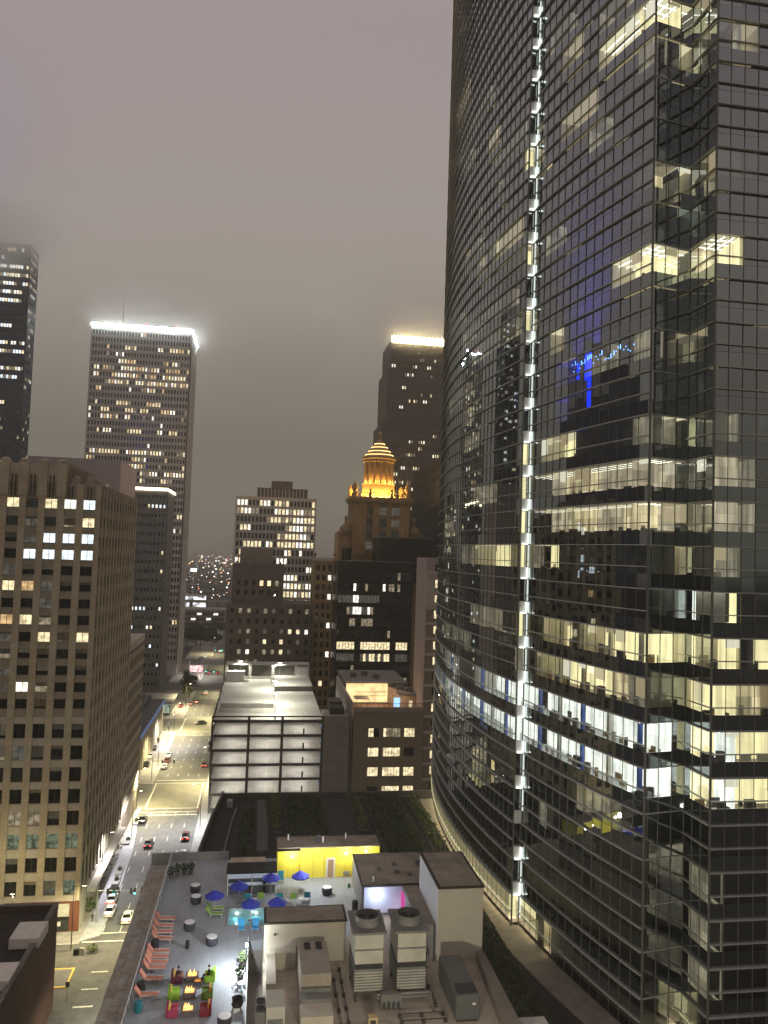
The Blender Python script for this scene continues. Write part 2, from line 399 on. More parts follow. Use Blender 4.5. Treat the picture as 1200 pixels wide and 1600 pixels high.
FLOR = {k: emis('floor glow ' + k, c, s) for k, c, s in (('y', (1, .8, .45), .5), ('c', (.85, .9, .85), .7), ('w', (.9, .7, .4), .3), ('d', (1, .85, .6), .05), ('o', (.6, .5, .4), .12),
                                                      ('g', (.7, .8, .6), .2), ('b', (.05, .05, 1), .2), ('q', (.6, .6, .55), .01))}
WALL['l'] = WALL['y']; FLOR['l'] = FLOR['y']; CEIL['l'] = emis('lobby ceiling light', (1, .86, .52), 7, True)
tube_l = emis('tower ceiling tube', (1, .95, .8), 5.)
darkroom = mat('unlit room', (.035, .033, .03), .9, var=.4)
colm = mat('tower column', (.55, .53, .48), .7, var=.1)
bluem = mat('blue masking film', (.05, .12, .5), .5, var=.2)

blindm = [emis('backlit blind %d' % i, c, s) for i, (c, s) in enumerate((((1, .86, .55), .95), ((1, .8, .48), .55), ((1, .93, .75), 1.2)))]
furn = [mat('office desk', (.3, .2, .1), .6), mat('office cabinet', (.4, .4, .4), .5), mat('office chair', (.04, .04, .05), .7), mat('office board', (.65, .62, .55), .6)]
LIT = {}                                     # (module, floor) -> room type
def on(face, k, js, t, tube=False):
    for j in js:
        l = idx[face]
        if -len(l) <= j < len(l): LIT[(l[j], k)] = t
def rg(a, b): return range(a, b)
kmin, kmax = -5, 34
# rows as the photograph shows them; k = 0 is the lowest of the brightly lit storeys
on('F', 18, (0, 1, 2), 'y'); on('G', 18, (0, 1, 2), 'w'); on('M', 18, rg(9, 15), 'y'); on('M', 17, rg(4, 9), 'w')
on('F', 17, (2,), 'y'); on('G', 17, (1,), 'y'); on('G', 17, (2,), 'd'); on('R', 17, (0,), 'd'); on('R', 17, (1, 2), 'w'); on('F', 17, (0,), 'd')
on('M', 15, (4, 5, 9), 'q'); on('M', 16, (8, 9), 'd'); on('M', 14, (2, 3), 'd')
on('F', 14, (0,), 'w'); on('F', 14, (1,), 'w'); on('F', 14, (2,), 'y'); on('G', 14, (1, 2), 'w'); on('M', 14, (13, 14), 'q'); on('R', 14, (0, 1, 2), 'q')
on('F', 13, (2,), 'g'); on('F', 13, (0,), 'q'); on('G', 13, (0,), 'g')
on('F', 12, (0, 1, 2), 'y'); on('G', 12, (0, 1, 2), 'y'); on('M', 12, (11, 12, 13, 14), 'y'); on('R', 12, (0, 1), 'w')
on('M', 11, (3, 4), 'y'); on('M', 10, (8, 9, 10), 'd')
on('F', 10, (2,), 'w'); on('F', 10, (0,), 'd'); on('G', 10, (0, 1), 'w'); on('R', 11, (4, 5), 'w')
on('F', 9, (0, 1, 2), 'q'); on('G', 9, (0,), 'q'); on('M', 9, rg(3, 15), 'q'); on('M', 10, rg(4, 7), 'b'); on('M', 9, rg(4, 6), 'b')
on('F', 8, (0,), 'd'); on('F', 8, (1, 2), 'y'); on('G', 8, (0, 1), 'w'); on('G', 8, (2,), 'd'); on('M', 8, rg(0, 2), 'd'); on('M', 8, rg(2, 7), 'y'); on('M', 8, rg(7, 13), 'q'); on('M', 8, (14,), 'd'); on('R', 8, (0, 1, 2, 3), 'q')
on('F', 7, (0, 1, 2), 'o'); on('G', 7, (0, 1, 2), 'o'); on('M', 7, rg(0, 15), 'o'); on('M', 7, rg(2, 7), 'w'); on('R', 7, (1, 2), 'd')
on('F', 6, (0, 1, 2), 'w'); on('G', 6, (0, 1, 2), 'o'); on('M', 6, rg(0, 15), 'o'); on('M', 6, rg(3, 7), 'w'); on('M', 6, rg(10, 13), 'w'); on('R', 6, (0, 1, 2), 'd')
on('F', 5, (2,), 'y'); on('G', 5, (0, 1, 2), 'd'); on('M', 5, rg(0, 5), 'y'); on('R', 5, (0, 1), 'w'); on('F', 5, (0, 1), 'q'); on('M', 5, rg(6, 15), 'q')
on('L', 5, range(38, 54), 'd'); on('L', 5, range(43, 52), 'y'); on('S', 5, (0,), 'y'); on('S', 7, (0,), 'y'); on('S', 3, (0,), 'y')
on('F', 4, (2,), 'q'); on('G', 4, (1, 2), 'y'); on('R', 4, (0,), 'c'); on('M', 4, rg(2, 6), 'q')
on('F', 3, (0, 1, 2), 'y'); on('G', 3, (1, 2), 'y'); on('G', 3, (0,), 'd'); on('R', 3, (0, 1, 3, 4, 5), 'y'); on('M', 3, rg(0, 2), 'w'); on('M', 3, rg(3, 7), 'y'); on('M', 3, rg(8, 15), 'y'); on('L', 3, range(42, 49), 'd')
on('F', 2, (0, 1, 2), 'd'); on('G', 2, (0, 1, 2), 'y'); on('R', 2, (0, 1, 2), 'y'); on('R', 2, (3, 4), 'w'); on('M', 2, rg(2, 9), 'y'); on('M', 2, rg(9, 15), 'w'); on('S', 2, (0,), 'd')
on('L', 2, range(28, 40), 'd')
for k in (0, 1):
    on('F', k, (0, 1, 2), 'c'); on('G', k, (0, 1, 2), 'c'); on('R', k, range(0, 8), 'y'); on('M', k, rg(0, 15), 'c'); on('S', k, (0,), 'c')
on('L', 1, range(30, 54), 'c'); on('L', 0, range(20, 54), 'c'); on('L', 1, range(38, 44), 'd')
on('M', -1, (4, 5), 'q'); on('M', -2, rg(5, 9), 'q'); on('M', -2, (3,), 'c'); on('M', -1, rg(8, 12), 'd')
for k in (-2, -3, -4): on('R', k, (0,), 'd')
on('L', -5, range(0, 54), 'l'); on('S', -5, (0,), 'l'); on('M', -5, (0, 1, 2, 4), 'l'); on('G', -5, (0, 1), 'l'); on('F', -5, (2,), 'l')
for k, a, b, t in ((15, 41, 53, 'w'), (13, 36, 50, 'd'), (12, 40, 52, 'd'), (18, 44, 53, 'd'), (21, 30, 44, 'd'), (17, 53, 54, 'w'), (23, 28, 36, 'w'), (11, 28, 38, 'd'), (14, 22, 34, 'd'), (8, 46, 50, 'q')):
    on('L', k, range(a, b), t)
r2 = random.Random(3)
for k in range(6, 34):
    for q in range(2):
        s0 = r2.randrange(4, 50); on('L', k, range(s0, s0 + r2.randrange(1, 4)), r2.choice('dqwd'))
for k in range(19, kmax):
    for q in range(2):
        s0 = r2.randrange(0, 13); on('M', k, range(s0, s0 + 3), r2.choice('qdw'))
for k in (17, 14, 12, 8, 6): on('S', k, (0,), 'y')

# --- interiors, one part for each storey
camv = Vector((0, 0, H))
for k in range(kmin, kmax):
    zf = 48.93 + FH * k; zc = zf + WH
    mb = MB()
    for i, (f, a, b) in enumerate(mods):
        n = nrm(a, b); t = LIT.get((i, k)); dp = 1.0 if f == 'S' else (2.6 if f in 'FG' else 3.4)
        ai, bi = a - n * dp, b - n * dp
        if t is None:
            ai, bi = a - n * 1.2, b - n * 1.2
            mb.poly([(ai.x, ai.y, zf - .1), (bi.x, bi.y, zf - .1), (bi.x, bi.y, zc + .1), (ai.x, ai.y, zc + .1)], darkroom)
            continue
        mb.poly([(ai.x, ai.y, zf - .7), (bi.x, bi.y, zf - .7), (bi.x, bi.y, zc), (ai.x, ai.y, zc)], WALL[t])
        mb.poly([(a.x - n.x * .15, a.y - n.y * .15, zc), (ai.x, ai.y, zc), (bi.x, bi.y, zc), (b.x - n.x * .15, b.y - n.y * .15, zc)], CEIL[t])
        mb.poly([(a.x - n.x * .15, a.y - n.y * .15, zf - .7), (b.x - n.x * .15, b.y - n.y * .15, zf - .7), (bi.x, bi.y, zf - .7), (ai.x, ai.y, zf - .7)], FLOR[t])
        # side walls where the neighbour is dark, columns, ceiling tubes
        for (p, pi, j) in ((a, ai, i - 1), (b, bi, i + 1)):
            if LIT.get((j, k)) is None or LIT.get((j, k)) in 'qd' and t not in 'qd':
                mb.poly([(p.x - n.x * .15, p.y - n.y * .15, zf - .7), (pi.x, pi.y, zf - .7), (pi.x, pi.y, zc), (p.x - n.x * .15, p.y - n.y * .15, zc)], WALL[t] if t in 'qdo' else partm)
        if t in 'woy' and k in (6, 7, 18, 12) or (t in 'oc' and r2.random() < .4):
            for q in (.9, 1.9, 2.9):
                if q < dp:
                    c0, c1 = a - n * q, b - n * q
                    mb.poly([(c0.x, c0.y, zc - .12), (c1.x, c1.y, zc - .12), (c1.x - n.x * .16, c1.y - n.y * .16, zc - .12), (c0.x - n.x * .16, c0.y - n.y * .16, zc - .12)], tube_l)
        if t in 'cy' and f in 'ML' and i % 3 == 0 and k in (0, 1, 2, 3):
            c0 = a - n * .6; u = (b - a).normalized(); mb.obox((c0.x, c0.y), u, n, -.1, .25, -.3, .1, zf - .6, zc - .02, bluem if k in (0, 1) and i % 2 else colm)
        if t in 'owy' and r2.random() < .3 and k > -5:
            c0, c1 = a - n * .12, b - n * .12; hb = zc - WH * r2.choice((.18, .3, .45, .7))
            mb.poly([(c0.x, c0.y, hb), (c1.x, c1.y, hb), (c1.x, c1.y, zc - .03), (c0.x, c0.y, zc - .03)], blindm[r2.randrange(3)])
        if t is not None and t in 'owyc' and f in 'MFGR':
            p0 = a - n * r2.uniform(1.2, 2.8); u = (b - a).normalized(); hb = zf + r2.uniform(-.3, .5)
            mb.obox((p0.x, p0.y), u, n, .1, r2.uniform(.4, 1.3), -.2, 0, zf - .69, hb, r2.choice(furn))
        if t in 'owyc' and r2.random() < .25 and f in 'MFGR':
            c0 = a - n * (.8 + r2.random()); u = (b - a).normalized(); w_ = .5 + r2.random() * .7
            mb.obox((c0.x, c0.y), u, n, .15, .15 + w_, -.5, 0, zf - .68, zf + .1 + r2.random() * .5, darkroom)
    mb.build('floor_interior', tw, kind='stuff')
# --- glass and spandrels: the 300 largest of each are pieces of their own, the rest one mesh
def proj_area(p):
    c = MW.transposed() @ (p - camv); return c
cand = []
for k in range(kmin, kmax):
    for i, (f, a, b) in enumerate(mods):
        m_ = (a + b) / 2; z = 48.93 + FH * k + WH / 2; P = Vector((m_.x, m_.y, z)); c = MW.transposed() @ (P - camv)
        x, y = 600 - FPX * c.x / c.z, 800 + FPX * c.y / c.z
        n = nrm(a, b); v = (P - camv); fac = max(0., -n.dot(v.normalized())) * (b - a).length / (-c.z)
        seen = -10 < x < 1210 and -20 < y < 1620
        cand.append((fac if seen else -1, i, k))
cand.sort(reverse=True)
top = {(i, k) for _, i, k in cand[:300]}
gl_u = uquad(glass); sp_u = ucube(span)
gmb, smb = MB(), MB(); r3 = random.Random(11)
for k in range(kmin, kmax):
    zf = 48.93 + FH * k; zc = zf + WH
    for i, (f, a, b) in enumerate(mods):
        n = nrm(a, b); u = (b - a).normalized(); L = (b - a).length; ang = math.atan2(u.y, u.x); c = (a + b) / 2
        j1, j2 = r3.gauss(0, .0045), r3.gauss(0, .0045)
        if (i, k) in top:
            o = link('glass_pane', gl_u, tw, (c.x, c.y, zf), (L - .03, .02, WH), rot=(j1, 0, ang + j2))
            o = link('spandrel_panel', sp_u, tw, (c.x, c.y, zc + .06), (L - .03, .03, FH - WH - .1), rot=(-j1, 0, ang - j2))
        else:
            for mb, z0, z1, m in ((gmb, zf, zc, glass2), (smb, zc + .06, zc + FH - WH - .04, span)):
                e1, e2 = j1 * (z1 - z0) / 2, j2 * L / 2
                q = lambda t, z, d: (a.x + u.x * L * t + n.x * d, a.y + u.y * L * t + n.y * d, z)
                mb.poly([q(.01, z0, -e1 - e2), q(.99, z0, -e1 + e2), q(.99, z1, e1 + e2), q(.01, z1, e1 - e2)], m)
gmb.build('glass_panes', tw, kind='stuff'); smb.build('spandrel_panels', tw, kind='stuff')
# --- string of small blue lights behind the glass of one storey
sl_ = emis('blue string light', (.12, .35, 1), 6)
mb = MB(); r4 = random.Random(2)
for j in range(6, 15):
    f, a, b = mods[idx['M'][j]]; n = nrm(a, b); u = (b - a).normalized()
    for q in range(4):
        c = a + u * (.3 + q * .35) - n * .3; z = 48.93 + FH * 10 + 1.6 + r4.uniform(-.5, .5)
        mb.obox((c.x, c.y), u, n, 0, .07, 0, .07, z, z + r4.choice((.1, .12, .5)), sl_)
mb.build('string_lights', tw, kind='stuff')
# --- mullions, each a piece
zb, ztop = 26.0, 48.93 + FH * kmax
mu_u = ucube(mull)
for i, (f, a, b) in enumerate(mods):
    n = nrm(a, b); ang = math.atan2((b - a).y, (b - a).x); w = .05
    if f == 'L' and i < 8: continue
    if (f, fi[i][1]) in (('M', 0), ('F', 0), ('R', 0), ('S', 0)): w = .2
    p = a + n * .03
    link('mullion', mu_u, tw, (p.x, p.y, zb), (w, .07 if w < .1 else .13, ztop - zb), rz=ang)
# --- sunshade fins: two a storey following each face
def strip(mb, pts, d0, d1, z, t, m):
    """a shelf following a polyline, from d0 to d1 outside it"""
    P = [Vector((*p, 0)) for p in pts]; N = []
    for i in range(len(P)):
        a = P[max(0, i - 1)]; b = P[min(len(P) - 1, i + 1)]; N.append(nrm(a, b))
    for i in range(len(P) - 1):
        q = [(P[i] + N[i] * d0), (P[i + 1] + N[i + 1] * d0), (P[i + 1] + N[i + 1] * d1), (P[i] + N[i] * d1)]
        q = [(v.x, v.y) for v in q]; mb.prism(q[::-1], z, z + t, m)
ptsF, ptsG, ptsR = [lerp(K, I, t / 3) for t in range(4)], [I, RC], [RC, (RC[0] + 21, RC[1])]
ptsL = [(XC(y) - .5, y) for y in ysL]
for k in range(kmin, kmax):
    zf = 48.93 + FH * k
    for z, d in ((zf + WH + .02, .30), (zf + .62, .24)):
        mb = MB()
        for pts in (ptsL, ptsM, ptsG, ptsR): strip(mb, pts, .03, d, z, .10, finm)
        mb.build('sunshade', tw)
    mb = MB(); strip(mb, ptsF, .02, .1, zf + WH + .02, .1, finm); mb.build('transom', tw)
    mb = MB()
    mb.poly([(p[0] + .2, p[1], zf + WH + .01) for p in ptsL[10::4]] + [(p[0] + .2, p[1] + .2, zf + WH + .01) for p in ptsM[::3] + ptsF[:1] + [I, (RC[0] + .2, RC[1]), (63, 68.2), (63, 160)]], slabm)
    mb.build('floor_slab', tw)
# --- lit recess between the two curved faces
nl = emis('recess light', (.93, 1, .92), 2.6, sample=True); nw = mat('recess panel', (.75, .76, .72), .5, var=.08)
for k in range(kmin, 32):
    zf = 48.93 + FH * k; zc = zf + WH
    mb = MB()
    mb.box(pS0[0] + .02, pS1[0] - .04, 94.35, 94.66, zc + .05, zc + FH - WH - .03, nw)
    o = mb.build('recess_panel', tw)
    if not (k in (-3,)):
        MB().box(pS0[0] + .08, pS1[0] - .1, 94.02, 94.30, zc + .07, zc + .16, nl).build('light_strip', o)
        MB().box(pS1[0] - .10, pS1[0] - .04, 94.06, 94.32, zc + .2, zc + 1.5, nl).build('light_strip', o); MB().box(pS1[0] - .05, pS1[0] + .03, 94.2, 94.3, zf + .02, zc, emis('recess edge light', (.93, 1, .92), 1.1)).build('edge_light', o)
mb = MB(); mb.prism([(p[0] + .3, p[1]) for p in ptsL[::6]] + [(63, 94), (63, 176)], ztop - .2, ztop, concd); mb.build('roof', tw)
mb = MB(); mb.box(62.8, 63.6, 67.9, 176, zb, ztop, concd); mb.box(XC(176) + .3, 63, 175.4, 175.9, zb, ztop, concd); mb.build('rear_wall', tw)
mb = MB(); mb.box(47, 62, 78, 165, zb, ztop - .4, slabm); mb.build('core', tw)
# ------------------------------------------------------------------ roof garden podium at the tower's foot
leafm = [mat('leaves dark', (.030, .045, .018), .7, var=.4, scale=2), mat('leaves mid', (.05, .075, .025), .7, var=.4, scale=2), mat('leaves yellow green', (.09, .10, .03), .7, var=.4, scale=2)]
barkm = mat('bark', (.09, .07, .05), .9, var=.3, scale=3)
def leaves(mb, c, rad, n, size, ms, rn, shell=.55):
    for _ in range(n):
        while True:
            p = Vector((rn.uniform(-1, 1), rn.uniform(-1, 1), rn.uniform(-1, 1)))
            if shell < p.length < 1: break
        q = Vector((c[0] + p.x * rad[0], c[1] + p.y * rad[1], c[2] + p.z * rad[2]))
        a = Vector((rn.gauss(0, 1), rn.gauss(0, 1), rn.gauss(0, .6))).normalized(); b = a.orthogonal().normalized() * size * rn.uniform(.4, .7); a = a * size * rn.uniform(.6, 1.2)
        mb.poly([q - a, q + b, q + a, q - b], rn.choice(ms))
pod = thing('roof_garden_podium', 'low podium with dark roof garden between pool deck and parking garage', 'podium', (10, 125, 0))
PZ = 26.0
podp = [(-7.9, 108.6), (-7.4, 117.8), (-6.4, 134), (-5.1, 147), (61, 144), (61, 48), (25.3, 48), (25.3, 108.6)]
pm = mat('podium wall', (.10, .092, .08), .85, var=.2, scale=.4)
pt = mat('podium roof', (.022, .021, .018), .9, var=.4, scale=.5, bump=.1)
MB().prism(podp[::-1], 0, PZ, pm, pt).build('wall', pod)
mb = MB(); strip(mb, [(-7.9, 108.6), (-7.4, 117.8), (-6.4, 134), (-5.1, 147)], -.35, 0, PZ - .1, 1.15, pm); mb.build('parapet', pod)
mb = MB(); mb.box(-5.05, 35.2, 146.2, 146.6, PZ, PZ + .8, pm); mb.build('parapet', pod)
mb = MB(); strip(mb, [(-4.3, 109), (-4.0, 118), (-3.2, 133), (-2.6, 140)], -.15, .1, PZ, .35, concd); mb.build('garden_kerb', pod)
MB().box(-4.4, -3.4, 141, 142.4, PZ, PZ + 1.1, conc).build('roof_hatch', pod)
walkm = mat('tower walk paving', (.20, .175, .14), .75, var=.25, scale=.8, bump=.1)
mb = MB(); mb.poly([(XC(y) - .5, y, PZ + .02) for y in range(144, 94, -2)] + [(XC(94.7), 94.7, PZ + .02)] + [(x, y, PZ + .02) for x, y in ptsM] + [(I[0], I[1], PZ + .02), (RC[0], RC[1], PZ + .02), (RC[0], 52, PZ + .02)] + [(XC(y) - 3.6, y, PZ + .02) for y in range(60, 146, 2)], walkm)
mb.build('walkway', pod)
rl = random.Random(5)
beds = [('narrow bed of dark low shrubs beside the curved garden kerb', -2.0, .6, 118, 140, 0), ('bed of yellow green grasses next to the pale garden path', 3.0, 5.2, 128, 145, 2), ('wide bed of black green hedging in the garden middle', 5.8, 12.5, 126, 145, 0),
        ('strip of olive grasses between two hedged garden beds', 17.6, 19.8, 128, 145, 2), ('wide dark hedge bed right of the olive grass strip', 20.6, 27.2, 118, 145, 0), ('tall olive hedge bed next to the lit tower walkway', 28.4, 30.6, 118, 144, 1), ('broad dark bed of ground plants behind the yellow wall', 5.0, 17, 108.9, 119, 0),
        ('dark planting strip between plant room and tower walkway', 25.6, 30.2, 52, 112, 0)]
for lab, x0, x1, y0, y1, kk in beds:
    b = thing('planting_bed', lab, 'planting bed', ((x0 + x1) / 2, (y0 + y1) / 2, PZ), group='planting beds of the roof garden')
    MB().box(x0, x1, y0, y1, PZ + .01, PZ + .3, concd, mat('soil', (.03, .025, .02), .95)).build('planter', b)
    mb = MB(); n = int((x1 - x0) * (y1 - y0) * 7)
    for _ in range(n):
        c = (rl.uniform(x0 + .2, x1 - .2), rl.uniform(y0 + .2, y1 - .2), PZ + .3 + rl.random() ** 2 * (.8 if kk else .55))
        a = Vector((rl.gauss(0, 1), rl.gauss(0, 1), rl.gauss(0, .7))).normalized(); q = Vector(c); e = a.orthogonal() * .16; a = a * .3
        mb.poly([q - a, q + e, q + a, q - e], leafm[0] if rl.random() < (.8 if kk == 0 else .25) else leafm[kk])
    mb.build('foliage', b, kind='stuff')
mb = MB(); mb.poly([(1.0, 121, PZ + .012), (2.6, 121, PZ + .012), (2.8, 132, PZ + .012), (2.4, 145, PZ + .012), (.9, 145, PZ + .012)], mat('garden paving', (.09, .085, .075), .9)); mb.poly([(12.8, 120, PZ + .012), (17.2, 120, PZ + .012), (17.2, 145, PZ + .012), (12.8, 145, PZ + .012)], mat('dark garden paving', (.035, .033, .028), .9))
mb.build('garden_path', pod)
for x, y, lab in ((7.2, 122.3, 'small pale bench standing in the garden behind the yellow wall'), (20, 117.4, 'small pale bench beside the right hand garden hedges')):
    b = thing('garden_bench', lab, 'bench', (x, y, PZ)); MB().box(x - .9, x + .9, y - .25, y + .25, PZ + .4, PZ + .48, conc).build('seat', b)
    for s in (-.7, .7): MB().box(x + s - .08, x + s + .08, y - .2, y + .2, PZ, PZ + .4, concd).build('leg', b)

# ------------------------------------------------------------------ hotel block with the pool deck
DZ = 30.0
ht = thing('pool_deck_building', 'hotel block whose flat roof carries the pool deck and plant room', 'building', (5, 80, 0))
hw = mat('hotel wall', (.28, .25, .21), .85, var=.15, scale=.4); deckm = brickm('deck boards', (.36, .385, .41), (.32, .345, .37), (.2, .215, .23), 1., 2.4, .3, .012, .6, .15)
# deck boards run flat, so lay them out in X and Y
nt = deckm.node_tree
for nd in nt.nodes:
    if nd.bl_idname == 'ShaderNodeSeparateXYZ': sepn = nd
    if nd.bl_idname == 'ShaderNodeCombineXYZ': comb = nd
nt.links.new(sepn.outputs[0], comb.inputs[1]); nt.links.new(sepn.outputs[1], comb.inputs[0])
roofm = mat('plant roof membrane', (.33, .28, .22), .85, var=.3, scale=.35, bump=.1)
PX0, PX1, PY0, PY1 = -2.4, 5.5, 88.9, 93.5
TRX0, TRX1, TRY = .25, 1.75, 85.6
mb = MB()
mb.box(-12.9, TRX0, 45, 108, 0, 29.0, hw); mb.box(TRX1, 25, 45, TRY, 0, 29.0, hw); mb.box(TRX0, 25, TRY, 108, 0, 29.0, hw); mb.box(TRX0, TRX1, 45, TRY, 0, 26.5, hw); mb.build('wall', ht)
mb = MB()
for x0, x1, y0, y1 in ((-10.3, TRX0, 45, TRY), (-10.3, PX0, TRY, 107.7), (PX0, 13.0, PY1, 107.7), (PX0, 13, TRY, PY0), (PX1, 13, PY0, PY1)): mb.box(x0, x1, y0, y1, 29.0, DZ, deckm)
mb.build('deck_floor', ht)
mb = MB(); mb.box(TRX1, 24.6, 45, TRY - .02, 29.0, DZ - .01, roofm); mb.box(13.02, 24.6, TRY, 107.7, 29, DZ - .01, roofm); mb.build('plant_roof', ht)
pw = mat('pool tile', (.28, .66, .70), .3, var=.15, scale=1.5)
mb = MB()
for x0, x1, y0, y1 in ((PX0 + .01, PX0 + .25, PY0 + .01, PY1 - .01), (PX1 - .25, PX1 - .01, PY0 + .01, PY1 - .01), (PX0 + .25, PX1 - .25, PY0 + .01, PY0 + .25), (PX0 + .25, PX1 - .25, PY1 - .25, PY1 - .01)): mb.box(x0, x1, y0, y1, 29.0, DZ + .03, conc)
mb.box(PX0 + .25, PX1 - .25, PY0 + .25, PY1 - .25, 29.0, 29.05, pw); mb.box(.4, 2.0, 89.2, 91.0, 29.05, 29.6, mat('pool step', (.07, .2, .26), .4))
mb.build('pool_basin', ht)
wat = bpy.data.materials.new('pool water'); wat.use_nodes = True; _n = wat.node_tree; _b = _n.nodes['Principled BSDF']
_b.inputs['Base Color'].default_value = (.22, .66, .70, 1); _b.inputs['Roughness'].default_value = .08; _b.inputs['Alpha'].default_value = .6
_t = _n.nodes.new('ShaderNodeTexNoise'); _t.inputs['Scale'].default_value = 3; _bp = _n.nodes.new('ShaderNodeBump'); _bp.inputs['Strength'].default_value = .15
_g = _n.nodes.new('ShaderNodeNewGeometry'); _n.links.new(_g.outputs['Position'], _t.inputs['Vector']); _n.links.new(_t.outputs['Fac'], _bp.inputs['Height']); _n.links.new(_bp.outputs[0], _b.inputs['Normal'])
wo = MB().poly([(PX0 + .25, PY0 + .25, DZ - .06), (PX1 - .25, PY0 + .25, DZ - .06), (PX1 - .25, PY1 - .25, DZ - .06), (PX0 + .25, PY1 - .25, DZ - .06)], wat).build('pool_water'); tag(wo, kind='structure')
for x_ in (-1.2, 1.0, 3.4): MB().box(x_ - .15, x_ + .15, PY1 - .3, PY1 - .26, 29.3, 29.6, emis('added pool lamp lens', (.7, 1, 1), 6)).build('added_pool_lamp', ht); lamp('pool_fill_light', (x_, PY1 - .8, 29.55), 42, (.75, 1, 1), ht, .1)  # underwater lamps added to brighten the pool
# ledge of square pavers outside the railing
pavem = [mat('ledge paver %s' % t, c, .85, var=.25, scale=1.2, bump=.1) for t, c in (('tan', (.36, .32, .26)), ('brown', (.31, .275, .22)), ('grey', (.34, .32, .28)))]
MB().box(-12.95, -10.35, 45, 108, 28.7, 29.55, concd).build('ledge', ht)
for j in range(53):
    for i in range(3):
        link('paver', ucube(pavem[rl.randrange(3)]), ht, (-12.95 + .43 + i * .865, 45.6 + j * 1.18, 29.55), (.84, 1.15, .06 + rl.random() * .015))
# railing: posts and panes
rail_g = glassm('railing glass', tint=(.8, .85, .85), ior=1.45)
y = 60.
while y < 107:
    MB().box(-10.28, -10.22, y - .03, y + .03, DZ, DZ + 1.15, white).build('railing_post', ht)
    MB().box(-10.26, -10.24, y + .05, min(y + 1.75, 107.4), DZ + .08, DZ + 1.1, rail_g).build('railing_pane', ht); y += 1.8
MB().box(-10.29, -10.21, 60, 107.5, DZ + 1.15, DZ + 1.2, white).build('handrail', ht)
MB().box(-12.9, -2.8, 107.72, 108, 28.8, DZ + 1.0, conc).build('parapet', ht)
MB().box(.17, .25, 60, TRY, DZ, DZ + .5, white).build('kerb_rail', ht)
MB().prism([(23.6, 79.3), (24.4, 79.3), (24.2, 66), (22.6, 66)][::-1], DZ, DZ + 1.0, mat('parapet skin', (.17, .145, .12), .8, var=.2)).build('parapet', ht)
MB().box(24.6, 27.2, 55, 69.3, 26, DZ + .1, mat('pale roof', (.42, .40, .36), .8, var=.15)).build('side_roof', ht)
# street face of the hotel: windows under the ledge
mbw, mbp = MB(), MB()
facade(mbw, (-13.0, 108.0), (0, -1), (-1, 0), 62, 1, 28.5, lin(16, 0, 62), lin(7, 3, 28), 2.0, 2.0, hw, .2, mbpane(mbp, (0, -1), 2.0, 2.0, litpick(2, .3)))
mbw.build('street_front', ht); mbp.build('window_panes', ht, kind='stuff')

# --- plant rooms
pr = thing('plant_room_block', 'wide beige plant room with brown flat roof beside the pool', 'plant room', (6, 82, DZ))
beige = mat('beige stucco', (.42, .38, .30), .85, var=.12, scale=.3); brownroof = mat('brown roof membrane', (.23, .195, .155), .9, var=.35, scale=.4, bump=.1); stain = mat('rust edge', (.035, .028, .022), .8)
MB().box(1.8, 10.1, 80.8, 84.15, DZ, 33.9, beige).build('wall', pr)
MB().box(1.7, 10.2, 80.7, 84.25, 33.9, 34.06, stain).build('coping', pr); MB().box(1.95, 9.95, 80.95, 84.0, 34.06, 34.1, brownroof).build('roof', pr)
MB().box(2.75, 2.95, 80.72, 80.8, 32.8, 33.0, black).build('vent_pipe', pr)
MB().box(2.0, 2.9, 74.6, 80.75, DZ, 31.4, beige).build('side_duct', pr); MB().box(2.9, 5.0, 79.6, 80.75, DZ, 31.6, beige).build('lean_to', pr)
tb = thing('stair_tower_block', 'tall beige stair tower box at the right end of the plant roof', 'stair tower', (22, 84, DZ))
MB().box(19.6, 24.4, 79.9, 89.2, DZ - .5, 37.2, mat('beige render', (.50, .46, .37), .85, var=.1, scale=.25)).build('wall', tb)
MB().box(19.5, 24.5, 79.8, 89.3, 37.2, 37.36, stain).build('coping', tb); MB().box(19.8, 24.2, 80.1, 89, 37.36, 37.4, brownroof).build('roof', tb)
MB().box(19.5, 19.6, 80, 89.1, 30.5, 37.15, mat('lit side tone', (.62, .64, .66), .6, var=.05)).build('lit_side_sheet', tb)  # light falling on this side is put into the pale sheet colour
MB().tube((19.2, 79.75, 33.6), (19.2, 79.75, 30), .06, .06, black).build('downpipe', tb)
sb = thing('projection_screen_block', 'low grey block with glowing outdoor film wall facing the plant roof', 'building', (16, 95, DZ))
MB().box(13.0, 22.2, 90.1, 99.3, DZ - .5, 33.35, mat('grey stucco', (.25, .245, .24), .85, var=.1)).build('wall', sb); MB().box(12.9, 22.3, 90.05, 99.4, 33.35, 33.5, stain).build('coping', sb)
MB().box(13.1, 22.1, 90.2, 99.2, 33.5, 33.54, brownroof).build('roof', sb)
MB().box(17.7, 19.5, 80.4, 90.05, DZ, 33.3, mat('grey stucco', (0, 0, 0))).build('link_wing', sb); MB().box(17.75, 19.5, 80.5, 90, 33.3, 33.36, brownroof).build('link_roof', sb)
scr = MB().box(13.2, 17.65, 89.9, 90.04, 30.4, 33.3, mat('film wall white', (.5, .52, .62), .5, var=.1)); scr.build('film_wall', sb)
MB().box(17.55, 17.7, 88.2, 90, 30.6, 32.8, emis('magenta light', (1, .12, .55), .6, True)).build('magenta_panel', sb)
lamp('film_wall_lamp', (14.6, 88.6, 32.6), 240, (.70, .80, 1), sb, .1); lamp('film_wall_lamp', (17.2, 88.6, 31.0), 30, (.95, .85, 1), sb, .1)
MB().lathe((14.6, 89.6, 32.55), [(.16, 0), (.16, .12)], emis('lamp face', (.9, .95, 1), 12, True), 10).build('wall_lamp', sb)
